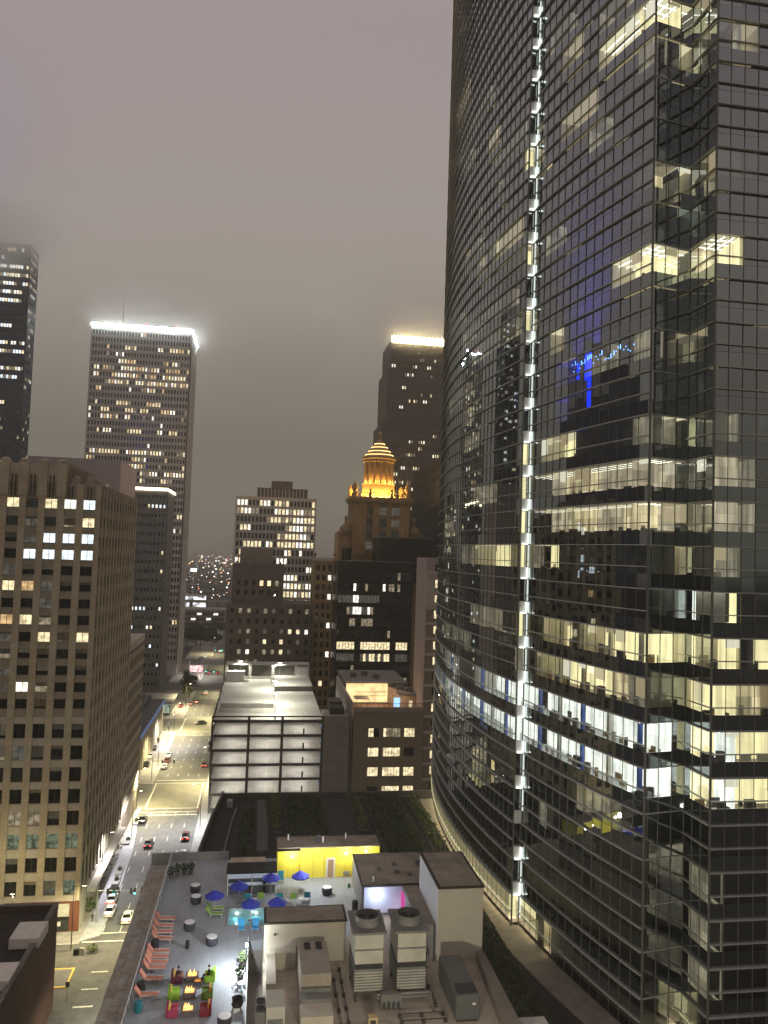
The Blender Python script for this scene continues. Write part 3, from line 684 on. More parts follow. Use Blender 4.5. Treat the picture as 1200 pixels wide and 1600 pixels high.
for x, y in ((15.5, 94), (17.6, 95.5), (17.6, 93.2), (19, 92.4)):
    MB().box(x - .25, x + .25, y - .25, y + .25, 33.5, 33.9, concd).build('roof_vent', sb)
MB().tube((14.4, 91, 33.5), (14.4, 91, 34.1), .1, .1, white).build('vent_pipe', sb)
MB().lathe((21.3, 95.6, 33.5), [(1.0, 0), (.9, .25), (.2, .45)], black, 10).build('roof_cover', sb)

# --- cooling towers
ctm = mat('galvanised cabinet', (.44, .42, .35), .6, .2, var=.15, scale=.6); ctd = mat('cabinet dark grey', (.17, .165, .15), .6, .2, var=.2); fanm = mat('fan blades', (.05, .05, .045), .6, .4)  # second cabinet colour is a plain darker grey
def cooling(x0, x1, lab):
    t = thing('cooling_tower', lab, 'cooling tower', ((x0 + x1) / 2, 75, DZ), group='cooling towers on the plant roof')
    xm = (x0 + x1) / 2; y0, y1 = 73.2, 77.6
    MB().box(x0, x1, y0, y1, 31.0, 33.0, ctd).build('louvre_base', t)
    for i in range(7): MB().box(x0 - .02, x1 + .02, y0 - .06, y0, 31.1 + i * .26, 31.2 + i * .26, ctm).build('louvre', t)
    MB().box(x0 + .05, x1 - .05, y0 + .03, y1, 33.0, 33.5, black).build('intake_slot', t)
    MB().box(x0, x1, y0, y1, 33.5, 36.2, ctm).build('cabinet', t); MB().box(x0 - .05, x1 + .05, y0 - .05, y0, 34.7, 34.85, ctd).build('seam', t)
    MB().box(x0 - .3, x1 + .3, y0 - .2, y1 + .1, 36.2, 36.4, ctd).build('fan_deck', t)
    MB().lathe((xm, y0 + 2, 36.4), [(1.32, 0), (1.18, .4), (1.2, .75), (1.1, .75), (1.08, .05)], ctd, 24).build('fan_ring', t, smooth=False)
    f = MB().lathe((xm, y0 + 2, 36.5), [(.28, 0), (.2, .3)], fanm, 12).build('fan', t)
    for j in range(6):
        a = math.tau * j / 6; c, s = math.cos(a), math.sin(a)
        MB().poly([(xm + c * .2 - s * .1, y0 + 2 + s * .2 + c * .1, 36.6), (xm + c * 1.05 - s * .22, y0 + 2 + s * 1.05 + c * .22, 36.62), (xm + c * 1.05 + s * .22, y0 + 2 + s * 1.05 - c * .22, 36.74), (xm + c * .2 + s * .1, y0 + 2 + s * .2 - c * .1, 36.68)], fanm).build('blade', f)
    for x in (x0 + .2, x1 - .2):
        for y in (y0 + .2, y1 - .2): MB().box(x - .1, x + .1, y - .1, y + .1, DZ, 31.0, steel).build('leg', t)
cooling(10.1, 12.75, 'left of two tall beige cooling towers with a round roof fan'); cooling(14.15, 16.85, 'right of two tall beige cooling towers with a round roof fan')
MB  # ---
ph = thing('pump_skid', 'grey pump panel standing in front of the two cooling towers', 'machine', (13.3, 72, DZ))
MB().box(12.5, 14.4, 71.9, 72.4, DZ + .1, DZ + 1.3, ctd).build('panel', ph)
for i in range(4): MB().lathe((12.75 + i * .45, 71.8, DZ + .2), [(.14, 0), (.16, .3), (.05, .55)], steel, 8).build('pump', ph)
for s in (12.6, 14.3): MB().box(s - .05, s + .05, 72, 72.2, DZ, DZ + .1, steel).build('foot', ph)
for z in (.5, .8): MB().tube((12.2, 72.9, DZ + z), (17.3, 72.9, DZ + z), .14, .14, ctd, 8).build('pipe', ph)
MB().tube((17.3, 72.9, DZ + .8), (17.3, 71.2, DZ), .14, .14, ctd, 8).build('pipe', ph)
fp = thing('added_roof_lamp', 'added fill lamp on a post out of view, brightening the plant roof', 'lamp', (10.5, 46.5, DZ))  # added lamp out of view, there to brighten the plant roof walls
MB().tube((10.5, 46.5, DZ - .01), (10.5, 46.5, DZ + 6), .08, .06, steel).build('post', fp); MB().box(10.1, 10.9, 46.5, 46.7, DZ + 5.8, DZ + 6.3, emis('added lamp lens warm', (1, .93, .75), 20)).build('lamp_head', fp); lamp('plant_roof_fill', (10.5, 47.2, DZ + 6.1), 12500, (1, .93, .74), fp, .6)
# packaged air handlers
def rtu(x0, x1, y0, y1, h, lab, m, fans=0, slope=0.):
    t = thing('rooftop_unit', lab, 'air unit', ((x0 + x1) / 2, (y0 + y1) / 2, DZ))
    MB().box(x0, x1, y0, y1, DZ + .25, DZ + h, m).build('cabinet', t, bevel=.03)
    MB().box(x0 + .1, x1 - .1, y0 + .1, y1 - .1, DZ, DZ + .25, steel).build('base_rail', t)
    MB().box(x0 + .15, x1 - .15, y0 - .02, y0 + .01, DZ + .45, DZ + h * .55, ctd).build('access_panel', t)
    for i in range(fans):
        for j in range(2 if fans > 1 else 1):
            c = (x0 + (x1 - x0) * (.3 + .4 * j) if fans > 1 else (x0 + x1) / 2, y1 - .55 - .7 * (i // 2 if fans > 2 else i), DZ + h)
            MB().lathe(c, [(.36, 0), (.34, .09), (.28, .09), (.27, .02)], black, 14).build('fan', t)
    return t
a = rtu(5.15, 8.0, 73.6, 79.6, 2.6, 'long beige air unit with four small fans on the plant roof', mat('tan cabinet', (.30, .26, .205), .6, .1, var=.12), 2)
MB().box(5.2, 7.95, 73.2, 73.6, DZ + .3, DZ + 1.5, ctd).build('hood', a)
MB().box(5.0, 7.9, 69.9, 72.0, DZ, DZ + .9, beige).build('intake_box', a); MB().box(5.1, 7.9, 72.0, 73.4, DZ + .1, DZ + 1.2, ctd).build('duct', a)
rtu(1.95, 3.6, 69.4, 72.2, 2.2, 'white cabinet with two black fans at the roof corner', mat('pale cabinet', (.42, .40, .34), .6, var=.1))
t = thing('fan_cabinet', 'pair of stacked black condenser fans beside the white cabinet', 'fan', (1.4, 70, DZ)); MB().box(1.05, 1.9, 69.6, 72, 28, DZ + 1.7, ctd).build('cabinet', t)
for y in (70.2, 71.4): MB().lathe((1.47, y, DZ + 1.7), [(.42, 0), (.42, .1), (.34, .1), (.33, .03)], black, 14).build('fan', t)
g = thing('generator', 'dark grey generator enclosure beside the right roof parapet', 'generator', (19.9, 72, DZ))
MB().prism([(18.9, 69.3), (21.1, 69.3), (21.1, 76.4), (18.9, 76.4)], DZ + .2, DZ + 2.3, mat('dark grey enclosure', (.10, .10, .095), .5, .2, var=.15)).build('enclosure', g, bevel=.08)
MB().box(19.1, 21.0, 69.7, 71.3, DZ + 2.3, DZ + 2.36, black).build('radiator_grille', g); MB().box(19.0, 21.0, 69.4, 76.3, DZ, DZ + .2, steel).build('base', g); MB().box(20.4, 20.7, 69.27, 69.3, DZ + 1.5, DZ + 1.65, white).build('label_plate', g)
b = thing('tan_junction_box', 'small tan box on posts among the roof pipes', 'box', (11.3, 69.2, DZ)); MB().box(10.9, 11.7, 68.9, 69.5, DZ + .15, DZ + 1.1, mat('tan paint', (.45, .34, .18), .6, var=.15)).build('cabinet', b); MB().box(11.0, 11.6, 69, 69.4, DZ, DZ + .15, steel).build('base', b); MB().box(11.05, 11.55, 68.88, 68.9, DZ + .3, DZ + .9, stain).build('door', b)
t = rtu(17.4, 18.4, 78.4, 79.4, 1.3, 'small grey condenser at the foot of the stair tower', ctd, 1)
# pipe runs, each on its own blocks
pipes = [((3.8, 69.0), (13, 69.0)), ((14, 70.6), (18, 70.6)), ((14, 69.6), (18, 69.6)), ((8.6, 69.4), (8.6, 77)), ((9.3, 70), (9.3, 78.8)), ((17.6, 72), (17.6, 78))]
plab = ['long thin black pipe running across the roof front', 'upper of two short parallel pipes before the generator', 'lower of two short parallel pipes before the generator', 'thin pipe running back beside the long air unit', 'thin pipe running back nearer the left cooling tower', 'thin pipe running back left of the generator']
for (p, q), lab in zip(pipes, plab):
    t = thing('roof_pipe', lab, 'pipe', (*p, DZ)); MB().tube((*p, DZ + .3), (*q, DZ + .3), .05, .05, black).build('pipe', t)
    nb = max(2, int((Vector(q) - Vector(p)).length / 2.2))
    for i in range(nb + 1):
        x, y = lerp(p, q, i / nb); MB().box(x - .16, x + .16, y - .16, y + .16, DZ - .01, DZ + .27, stain).build('support_block', t)
# ------------------------------------------------------------------ yellow building, bar and deck furniture
def DP(x, y, z=DZ): return AZ(190 + x / 3.243, 1280 + y / 3.243, z)
yb = thing('yellow_deck_building', 'flat roofed deck building with bright yellow lit wall', 'building', (10, 102.5, DZ))
yel = mat('yellow panels', (.80, .68, .07), .6, var=.06, scale=.5)
MB().box(3.5, 6.4, 101.3, 104.6, DZ, 33.3, yel).build('wall', yb); MB().box(6.4, 16.7, 101.0, 104.6, DZ, 33.75, yel).build('wall', yb)
MB().box(3.4, 6.4, 101.2, 104.7, 33.3, 33.42, stain).build('roof_edge', yb); MB().box(3.45, 16.75, 100.95, 104.7, 33.75, 33.87, brownroof).build('roof', yb)
for x in (4.9, 6.4, 8.1, 9.5, 12.2, 13.2, 14.6): MB().box(x - .02, x + .02, 100.985 if x > 6 else 101.285, 101.3, DZ, 33.6 if x > 6 else 33.2, mat('panel joint', (.35, .3, .04), .7)).build('panel_joint', yb)
for x in (9.9, 13.9):
    d = MB().box(x - .1, x + 1.0, 100.93, 100.99, DZ + .01, DZ + 2.45, white).build('door_frame', yb); MB().box(x + .08, x + .82, 100.9, 100.94, DZ + .05, DZ + 2.25, mat('tan door', (.42, .27, .15), .5)).build('door', yb); MB().box(x + .7, x + .76, 100.86, 100.9, DZ + 1, DZ + 1.15, steel).build('handle', yb)
for x in (12.0, 12.45): MB().box(x, x + .35, 100.75, 101.0, DZ + .3, DZ + .75, alu).build('wall_fountain', yb)
for x, z, yy in ((5.4, 32.6, 101.25), (12.3, 32.9, 100.92), (14.9, 33.1, 100.92)):
    MB().lathe((x, yy - .06, z), [(.1, 0), (.13, .1)], emis('wall lamp glow', (1, .97, .8), 14, True), 10).build('wall_lamp', yb); lamp('wall_lamp_light', (x, yy - .9, z + .3), 190, (1, .95, .75), yb, .15)
for x, y in ((4.9, 103.6), (9.4, 102.6), (12.5, 103.6)): MB().tube((x, y, 33.8), (x, y, 34.6), .1, .1, white).build('vent_pipe', yb)
MB().box(8.5, 9.0, 102.3, 102.8, 33.87, 34.9, black).build('exhaust_fan', yb)
br = thing('pool_bar', 'open bar hut with black flat roof at the deck end', 'bar', (.5, 99, DZ))
MB().box(-2.7, 3.4, 96.6, 99.6, 32.55, 32.75, mat('black roof felt', (.012, .012, .012), .9)).build('roof', br)
MB().box(-2.4, 2.0, 99.8, 102.6, DZ, 32.2, mat('tan hut wall', (.38, .3, .22), .8)).build('back_room', br)
MB().box(-2.5, 3.3, 98.6, 98.8, DZ, 32.5, mat('bar back wall', (.10, .11, .12), .7)).build('back_wall', br)
ct = MB().box(-2.4, 3.2, 97.0, 97.5, DZ, DZ + 1.05, mat('bar front', (.12, .12, .13), .6)).build('counter', br); MB().box(-2.5, 3.3, 96.8, 97.6, DZ + 1.05, DZ + 1.12, mat('bar top', (.5, .52, .55), .4)).build('counter_top', br)
MB().box(-2.5, 3.3, 98.55, 98.6, DZ + 1.2, DZ + 2.1, emis('bar shelf glow', (.75, .85, 1), .35)).build('lit_shelf', br)
for x in (-2.5, .4, 3.3): MB().box(x - .06, x + .06, 96.75, 96.87, DZ, 32.55, white).build('post', br)
for i in range(6): MB().lathe((-2.0 + i * 1.0, 96.95, 32.45), [(.05, 0), (.07, .09)], emis('bar downlight', (.95, 1, 1), 10, True), 8).build('downlight', br)
lamp('bar_light', (.5, 97.9, 32.3), 60, (.85, .92, 1), br, .3)

def local(name): return bpy.data.objects.new(name, None)
def proto(name):
    o = bpy.data.objects.new(name, None); COL.objects.link(o); return o
def place(p, loc, rz, label, cat, group=None, name=None, sc=1.):
    o = copy_tree(p); o.scale = (sc, sc, sc); o.location = loc; o.rotation_euler = (0, 0, rz); o.name = name or p.name.replace('_proto', ''); tag(o, label, cat, group); return o
def drop(p):
    for c in list(p.children): drop(c)
    bpy.data.objects.remove(p)
def mk_lounger(m):
    p = proto('sun_lounger_proto')
    MB().box(-.35, 1.05, -.32, .32, .3, .37, m).build('seat', p, bevel=.02)
    MB().poly([(-.35, -.32, .37), (-.35, .32, .37), (-.80, .32, 1.02), (-.80, -.32, 1.02)], m).poly([(-.35, -.32, .33), (-.86, -.32, 1.0), (-.86, .32, 1.0), (-.35, .32, .33)], m).poly([(-.35, -.32, .33), (-.35, -.32, .37), (-.85, -.32, .95), (-.9, -.32, .92)], m).poly([(-.35, .32, .33), (-.9, .32, .92), (-.85, .32, .95), (-.35, .32, .37)], m).poly([(-.85, -.32, .95), (-.85, .32, .95), (-.9, .32, .92), (-.9, -.32, .92)], m).build('backrest', p)
    for x in (-.3, .9):
        for y in (-.3, .3): MB().box(x - .025, x + .025, y - .025, y + .025, 0, .3, white).build('leg', p)
    for y in (-.33, .33): MB().tube((-.35, y, .42), (1.08, y, .36), .022, .022, white).build('side_rail', p)
    return p
coral = mat('coral fabric', (.62, .26, .18), .8, var=.1)
lp = mk_lounger(coral)
LP = [(214, 520, 'first coral lounger counting from the far end of the railing'), (206, 556, 'second coral lounger from the far end of the railing'), (200, 588, 'third coral lounger from the far end of the railing'), (198, 622, 'fourth coral lounger, just beyond the first black bin'),
      (180, 688, 'coral lounger just on the near side of the first black bin'), (174, 716, 'coral lounger second after the first black bin'), (168, 745, 'coral lounger third after the first black bin'), (158, 772, 'coral lounger last of the four after the first black bin'),
      (142, 826, 'lone coral lounger between the two black bins'), (118, 910, 'nearest coral lounger, just past the second black bin')]
for x, y, lab in LP:
    q = DP(x, y); place(lp, (q.x, q.y, DZ), R(rnd.uniform(-6, 6)), lab, 'lounger', 'coral loungers along the railing', sc=1.15)
gp = mk_lounger(mat('lime fabric', (.30, .5, .06), .8, var=.1))
for x, y, a, lab in ((470, 465, 5, 'upper lime green lounger left of the pool'), (466, 492, -4, 'lower lime green lounger left of the pool')):
    q = DP(x, y); place(gp, (q.x, q.y, DZ), R(a), lab, 'lounger', 'lime loungers by the pool')
drop(lp); drop(gp)
def mk_table():
    p = proto('drum_table_proto'); MB().lathe((0, 0, 0), [(.52, 0), (.62, .25), (.64, .6), (.58, .82)], mat('dark wicker', (.05, .05, .06), .8, var=.3, scale=6), 20).build('base', p, smooth=False)
    MB().lathe((0, 0, .82), [(.56, 0), (.56, .05)], mat('white table top', (.8, .8, .8), .4, var=.05), 20).build('top', p); return p
tp = mk_table()
for x, y, lab in ((373, 368, 'white topped wicker drum table farthest from the fire pits'), (376, 425, 'white topped wicker drum table left of a small umbrella'), (343, 560, 'white topped wicker drum table at the middle of the deck'), (456, 635, 'white topped wicker drum table nearest the pool corner'), (1040, 380, 'white topped wicker drum table in front of the yellow wall'), (520, 1045, 'white topped drum table at the bottom deck edge')):
    q = DP(x, y); place(tp, (q.x, q.y, DZ), rnd.random() * 3, lab, 'table', 'drum tables on the pool deck')
drop(tp)
def mk_umb():
    p = proto('patio_umbrella_proto'); bl = mat('blue canvas', (.035, .05, .42), .7, var=.12, scale=2)
    MB().tube((0, 0, .1), (0, 0, 2.35), .025, .025, white).build('pole', p); MB().lathe((0, 0, 0), [(.32, 0), (.3, .08), (.06, .12)], conc, 14).build('base', p)
    mb = MB(); n = 8
    for i in range(n):
        a, b = math.tau * i / n, math.tau * (i + 1) / n
        A = (1.12 * math.cos(a), 1.12 * math.sin(a), 1.85); B = (1.12 * math.cos(b), 1.12 * math.sin(b), 1.85); A2 = (A[0], A[1], 1.72); B2 = (B[0], B[1], 1.72)
        mb.poly([A, B, (0, 0, 2.5)], bl); mb.poly([A2, B2, B, A], bl)
    mb.build('canopy', p); MB().lathe((0, 0, 2.5), [(.05, 0), (.02, .1)], white, 6).build('finial', p); return p
up_ = mk_umb()
for x, y, lab in ((468, 470, 'blue umbrella standing left of the pool by the lime loungers'), (594, 420, 'blue umbrella standing in front of the bar stools'), (755, 375, 'blue umbrella right of the bar against the yellow wall'), (903, 365, 'rightmost blue umbrella in front of the yellow wall'), (652, 515, 'blue umbrella over the near edge of the pool'), (787, 505, 'blue umbrella half hidden behind the plant room roof')):
    q = DP(x, y); place(up_, (q.x, q.y, DZ), rnd.random(), lab, 'umbrella', 'blue patio umbrellas')
drop(up_)
def mk_chair(m, w=.6, legs=alu):
    p = proto('deck_chair_proto'); MB().box(-w / 2, w / 2, -.28, .28, .38, .44, m).build('seat', p, bevel=.02)
    MB().poly([(-w / 2, .26, .44), (w / 2, .26, .44), (w / 2, .45, 1.0), (-w / 2, .45, 1.0)], m).poly([(-w / 2, .30, .40), (-w / 2, .5, 1.0), (w / 2, .5, 1.0), (w / 2, .30, .40)], m).poly([(-w / 2, .45, 1), (w / 2, .45, 1), (w / 2, .5, 1), (-w / 2, .5, 1)], m).build('backrest', p)
    for x in (-w / 2 + .03, w / 2 - .03):
        for y in (-.25, .28): MB().box(x - .02, x + .02, y - .02, y + .02, 0, .38, legs).build('leg', p)
        MB().box(x - .03, x + .03, -.28, .36, .62, .66, legs).build('armrest', p)
    return p
chairs = {k: mk_chair(mat(k + ' sling', c, .7, var=.1)) for k, c in (('sky blue', (.04, .35, .68)), ('teal', (.02, .22, .30)), ('green', (.28, .45, .06)))}
for k, x, y, rz, lab in (('sky blue', 606, 575, 0, 'left of two sky blue chairs at the near pool edge'), ('sky blue', 676, 572, 0, 'right of two sky blue chairs at the near pool edge'), ('teal', 640, 420, 180, 'teal chair beyond the pool, left of a green chair'), ('green', 706, 415, 180, 'green chair beyond the pool beside a dark pillar'), ('teal', 800, 418, 180, 'teal chair beyond the pool above the plant room roof'),
                          ('green', 868, 416, 180, 'green chair between two teal chairs beyond the pool'), ('teal', 940, 412, 180, 'rightmost teal chair beyond the pool'), ('teal', 806, 322, 0, 'teal chair against the yellow wall by the umbrella')):
    q = DP(x, y); place(chairs[k], (q.x, q.y, DZ), R(rz + rnd.uniform(-8, 8)), lab, 'chair', 'sling chairs round the pool', sc=1.25)
for c in chairs.values(): drop(c)
sp_ = proto('bar_stool_proto'); MB().box(-.2, .2, -.18, .18, .72, .78, mat('stool seat', (.35, .42, .5), .6)).build('seat', sp_); MB().box(-.2, .2, -.2, -.16, .78, 1.1, mat('stool seat', (0, 0, 0))).build('backrest', sp_)
for x in (-.17, .17):
    for y in (-.16, .16): MB().box(x - .015, x + .015, y - .015, y + .015, 0, .72, white).build('leg', sp_)
for i in range(4):
    q = DP(590 + i * 43, 338); place(sp_, (q.x, q.y, DZ), 0, '%s bar stool from the left at the pool bar' % ('first', 'second', 'third', 'fourth')[i], 'stool', 'bar stools at the pool bar', sc=1.2)
drop(sp_)
for x, y, lab in ((672, 428, 'small white side table between teal and green chairs'), (906, 425, 'small white side table right of the green chair')):
    q = DP(x, y); t = thing('side_table', lab, 'table', (q.x, q.y, DZ)); MB().lathe((q.x, q.y, DZ), [(.2, 0), (.08, .1), (.07, .5), (.3, .52), (.3, .56)], white, 12).build('pedestal', t)
# bins, planters, odds and ends along the rail
def barrel(x, y, lab, r_=.42, h=1.0, m=None, cat='bin'):
    q = DP(x, y); t = thing('waste_bin' if cat == 'bin' else 'planter', lab, cat, (q.x, q.y, DZ)); MB().lathe((q.x, q.y, DZ), [(r_ * .85, 0), (r_, .1), (r_, h)], m or black, 14).build('body', t); MB().lathe((q.x, q.y, DZ + h), [(r_ * 1.05, 0), (r_ * .9, .08), (r_ * .5, .1)], m or black, 14).build('lid', t)
barrel(168, 665, 'first black bin standing among the coral loungers'); barrel(98, 885, 'second black bin near the end of the loungers'); barrel(333, 655, 'small dark bin on the open deck left of a drum table', .22, .7); barrel(722, 372, 'dark round pillar bin beside the pool far edge', .25, 1.5); barrel(1182, 465, 'black bin by the corner of the grey film block', .35, 1.1)
barrel(83, 975, 'teal bin at the near end of the railing', .35, .8, mat('teal plastic', (.02, .2, .26), .6)); barrel(1152, 345, 'tiny green planter near the right door', .16, .4, mat('green pot', (.03, .2, .05), .6), 'planter')
for x, y, lab, kk in ((250, 300, 'dark potted shrub at the far left deck corner', 0), (283, 285, 'potted shrub second from the far left deck corner', 0), (318, 280, 'potted shrub with pale pot at the deck end', 0), (350, 278, 'reddish potted shrub at the deck end', 0), (612, 745, 'potted palm beside the floodlight', 1), (600, 820, 'black pot with green leaves in front of the floodlight', 1)):
    q = DP(x, y); t = thing('potted_shrub', lab, 'plant', (q.x, q.y, DZ)); MB().lathe((q.x, q.y, DZ), [(.25, 0), (.34, .5)], concd, 10).build('pot', t)
    mb = MB(); leaves(mb, (q.x, q.y, DZ + .95), (.5, .5, .55), 120, .14, [leafm[kk], leafm[1]], rl, .1); mb.build('foliage', t, kind='stuff')
# floodlight that lights the deck
q = DP(628, 775); fl = thing('flood_lamp', 'bright white floodlight on a post at the deck edge', 'lamp', (q.x, q.y, DZ))
MB().tube((q.x, q.y, DZ), (q.x, q.y, DZ + 2.5), .05, .04, steel).build('post', fl); MB().box(q.x - .10, q.x + .10, q.y - .14, q.y + .14, DZ + 2.5, DZ + 2.7, emis('flood face', (.93, .97, 1), 60)).build('lamp_head', fl)
lamp('flood_light', (q.x - .45, q.y, DZ + 2.6), 2000, (.86, .93, 1), fl, .12)
q = DP(1010, 330); lamp('deck_light', (8.0, 97.5, DZ + 4.5), 950, (.95, .97, 1), yb, .3)
q = DP(605, 870); t = thing('white_cafe_table', 'small pale blue cafe table below the floodlight', 'table', (q.x, q.y, DZ)); MB().lathe((q.x, q.y, DZ), [(.22, 0), (.05, .06), (.05, .7), (.38, .72), (.38, .76)], mat('pale blue metal', (.55, .75, .8), .4), 14).build('pedestal', t)
q = DP(585, 955); t = thing('dark_lounge_chair', 'dark round lounge chair below the pale cafe table', 'chair', (q.x, q.y, DZ)); MB().lathe((q.x, q.y, DZ), [(.35, 0), (.55, .35), (.5, .45)], black, 14).build('seat', t); MB().lathe((q.x, q.y, DZ + .4), [(.55, 0), (.6, .45), (.52, .45), (.48, .05)], black, 14, R(-30), R(150)).build('backrest', t); MB().box(q.x - .3, q.x + .3, q.y - .85, q.y - .7, DZ, DZ + .35, white).build('foot_rail', t)
# fire pits with armchairs
pitm = mat('fire table', (.16, .12, .12), .6, var=.2); flame = emis('flames', (1, .45, .10), 5, True, .6, (6, 6, 6)); glowb = emis('fire glass', (1, .5, .14), 2.2, True, .5, (8, 8, 8))
def pit(x, y, lab):
    q = DP(x, y); t = thing('fire_pit_table', lab, 'fire pit', (q.x, q.y, DZ), group='fire pit tables'); MB().box(q.x - .55, q.x + .55, q.y - .45, q.y + .45, DZ, DZ + .5, pitm).build('base', t); MB().box(q.x - .62, q.x + .62, q.y - .52, q.y + .52, DZ + .5, DZ + .56, pitm).build('top', t)
    MB().box(q.x - .42, q.x + .42, q.y - .34, q.y + .34, DZ + .56, DZ + .59, glowb).build('burner', t)
    for i in range(7):
        c = (q.x + rl.uniform(-.3, .3), q.y + rl.uniform(-.24, .24), DZ + .59); MB().lathe(c, [(.05, 0), (.08, .1), (.03, .25), (.004, .34 + rl.random() * .15)], flame, 6).build('flame', t)
pit(357, 815, 'burning fire table between the two seated guests'); pit(343, 900, 'burning fire table in the middle row of armchairs'); pit(335, 990, 'burning fire table nearest the camera')
def armchair(x, y, rz, body, cushion, lab):
    q = DP(x, y); p = thing('deck_armchair', lab, 'armchair', (q.x, q.y, DZ), R(rz), 'armchairs round the fire pits'); p.scale = (1.2, 1.2, 1.15)  # faces +X
    me = lambda mb, n: link2(mb, n, p)
    me(MB().box(-.4, .42, -.42, .42, .05, .38, body), 'base'); me(MB().box(-.45, -.3, -.45, .45, .05, .9, body), 'backrest'); me(MB().box(-.3, .42, -.5, -.4, .05, .6, body), 'armrest'); me(MB().box(-.3, .42, .4, .5, .05, .6, body), 'armrest'); me(MB().box(-.28, .4, -.38, .38, .38, .48, body), 'seat_cushion'); me(MB().prism([(-.28, -.3), (-.16, -.3), (-.16, .3), (-.28, .3)], .48, .95, cushion), 'back_cushion')
def link2(mb, n, p):
    o = bpy.data.objects.new(n, mb.mesh(n)); COL.objects.link(o); o.parent = p; b = o.modifiers.new('bevel', 'BEVEL'); b.width = .03; b.segments = 2; return o
F = lambda n, c: mat(n + ' upholstery', c, .8, var=.1)
armchair(280, 822, 0, F('plum', (.16, .03, .07)), F('yellow', (.75, .6, .12)), 'plum armchair with yellow cushion holding a seated guest'); armchair(446, 815, 180, F('lime', (.30, .55, .05)), F('lime', 0), 'lime armchair holding a guest in black')
armchair(264, 905, 0, F('lime', 0), F('yellow', 0), 'lime armchair left of the middle fire table'); armchair(432, 900, 180, F('moss', (.10, .17, .02)), F('orange', (.7, .3, .05)), 'dark lime armchair with orange cushion right of the middle fire table')
armchair(256, 992, 0, F('rose', (.45, .06, .14)), F('yellow', 0), 'rose armchair with yellow cushion left of the nearest fire table'); armchair(424, 985, 180, F('wine', (.22, .02, .03)), F('orange', 0), 'wine red armchair with orange cushions at the nearest fire table')
q = DP(385, 840); t = thing('orange_side_table', 'small orange side table beside the first fire table', 'table', (q.x, q.y, DZ)); MB().box(q.x - .3, q.x + .3, q.y - .3, q.y + .3, DZ + .42, DZ + .48, F('orange', 0)).build('top', t)
for a in (-.26, .26):
    for b in (-.26, .26): MB().box(q.x + a - .02, q.x + a + .02, q.y + b - .02, q.y + b + .02, DZ, DZ + .42, steel).build('leg', t)
# ------------------------------------------------------------------ stone office block on the left
stone = brickm('buff limestone', (.50, .42, .295), (.45, .375, .26), (.30, .245, .17), 1., 2.1, .85, .012, .85, .12); stone2 = mat('weathered spandrel', (.32, .27, .20), .85, var=.18, scale=.5)
stonel = mat('pale base stone', (.46, .41, .34), .85, var=.15, scale=.4); granite = mat('red granite', (.16, .06, .035), .5, var=.25, scale=1)
dx, dy = -30.9, 153.0
db = thing('stone_office_block', 'tall buff stone office block with vertical piers and scattered lit windows', 'office block', (dx - 15, dy + 20, 0))
rowz = [79.2, 75.8, 72.7, 69.6, 66.6, 63.6, 60.4, 57.3, 54.1, 51.0, 47.9, 44.8, 41.7]; rowl = [36.7, 32.7, 28.7, 24.7, 20.7, 16.5, 12.2, 8.0]
colx = [-57.0, -53.5, -50.05, -46.6, -43.2, -39.8, -36.35, -32.9]
rows_all = sorted(rowz + rowl)
lit_d = {}                                   # (column from the corner, row from the top) as seen
for r_, s in enumerate(['y.ywc', '.f.dy', '.fccc', '.cccc'[:5], 'f....', 'yaf..', '..f..', 'ayd..', 'f.yfy', 'd....', 'f....', 'fwd..', '.....']):
    for c_, ch in enumerate(s): lit_d[(c_, r_)] = ch
WCH = {'y': LITW[0], 'w': LITW[1], 'c': LITW[4], 'd': LITW[2], 'a': LITW[3], 'f': LITW[5]}
wallmb = MB(); W0 = 60 - .0
uo = (-60.0, dy); uu, un = (1, 0), (0, -1); ww, wh = 2.15, 1.75
frame = mat('window bar', (.05, .048, .042), .6)
blinds_d = [mat('window blind pale', (.34, .32, .27), .8), mat('window blind brown', (.2, .16, .11), .8), mat('window blind grey', (.14, .14, .13), .8)]
def dpane(ci, ri, c):
    rt_ = len(rows_all) - 1 - ri; cc = ci - 3
    ch = lit_d.get((cc, rt_), '.') if rt_ < 13 else {14: {4: 'f'}, 15: {3: '.'}, 18: {4: 'g', 5: 'g', 6: 'g', 7: 'g'}, 20: {6: 'f', 7: 'g'}}.get(rt_, {}).get(ci, '.')
    if rt_ == 17 and ci in (4, 5): ch = 'd'
    if rt_ == 14 and ci in (2, 3): ch = 'w' if ci == 2 else 'd'
    m = WCH.get(ch, gdark) if ch != 'g' else emis('lit window green', (.75, .9, .6), .2, var=.8, scale=(1.2, 1.2, 1.4))
    hh = 1.75 if rt_ < 13 else 2.6
    o = link('window', ucube(m), db, (c[0], c[1], c[2] - hh / 2), (ww, .04, hh))
    if ch in '.fd' and rl.random() < .45:
        bh_ = rl.choice((.25, .4, .55, .8)); v = bpy.data.objects.new('blind', ucube(blinds_d[rl.randrange(3)])); COL.objects.link(v); v.parent = o; v.location = (0, -.7, 1 - bh_ - .02); v.scale = (.96, .3, bh_)
    sl0 = bpy.data.objects.new('sill', ucube(stone2)); COL.objects.link(sl0); sl0.parent = o; sl0.location = (0, -3.2, -.06); sl0.scale = (1.02, 8, .06)
    b = bpy.data.objects.new('window_bar', ucube(frame)); COL.objects.link(b); b.parent = o; b.location = (0, -1.2, 0); b.scale = (.035, 2, 1)
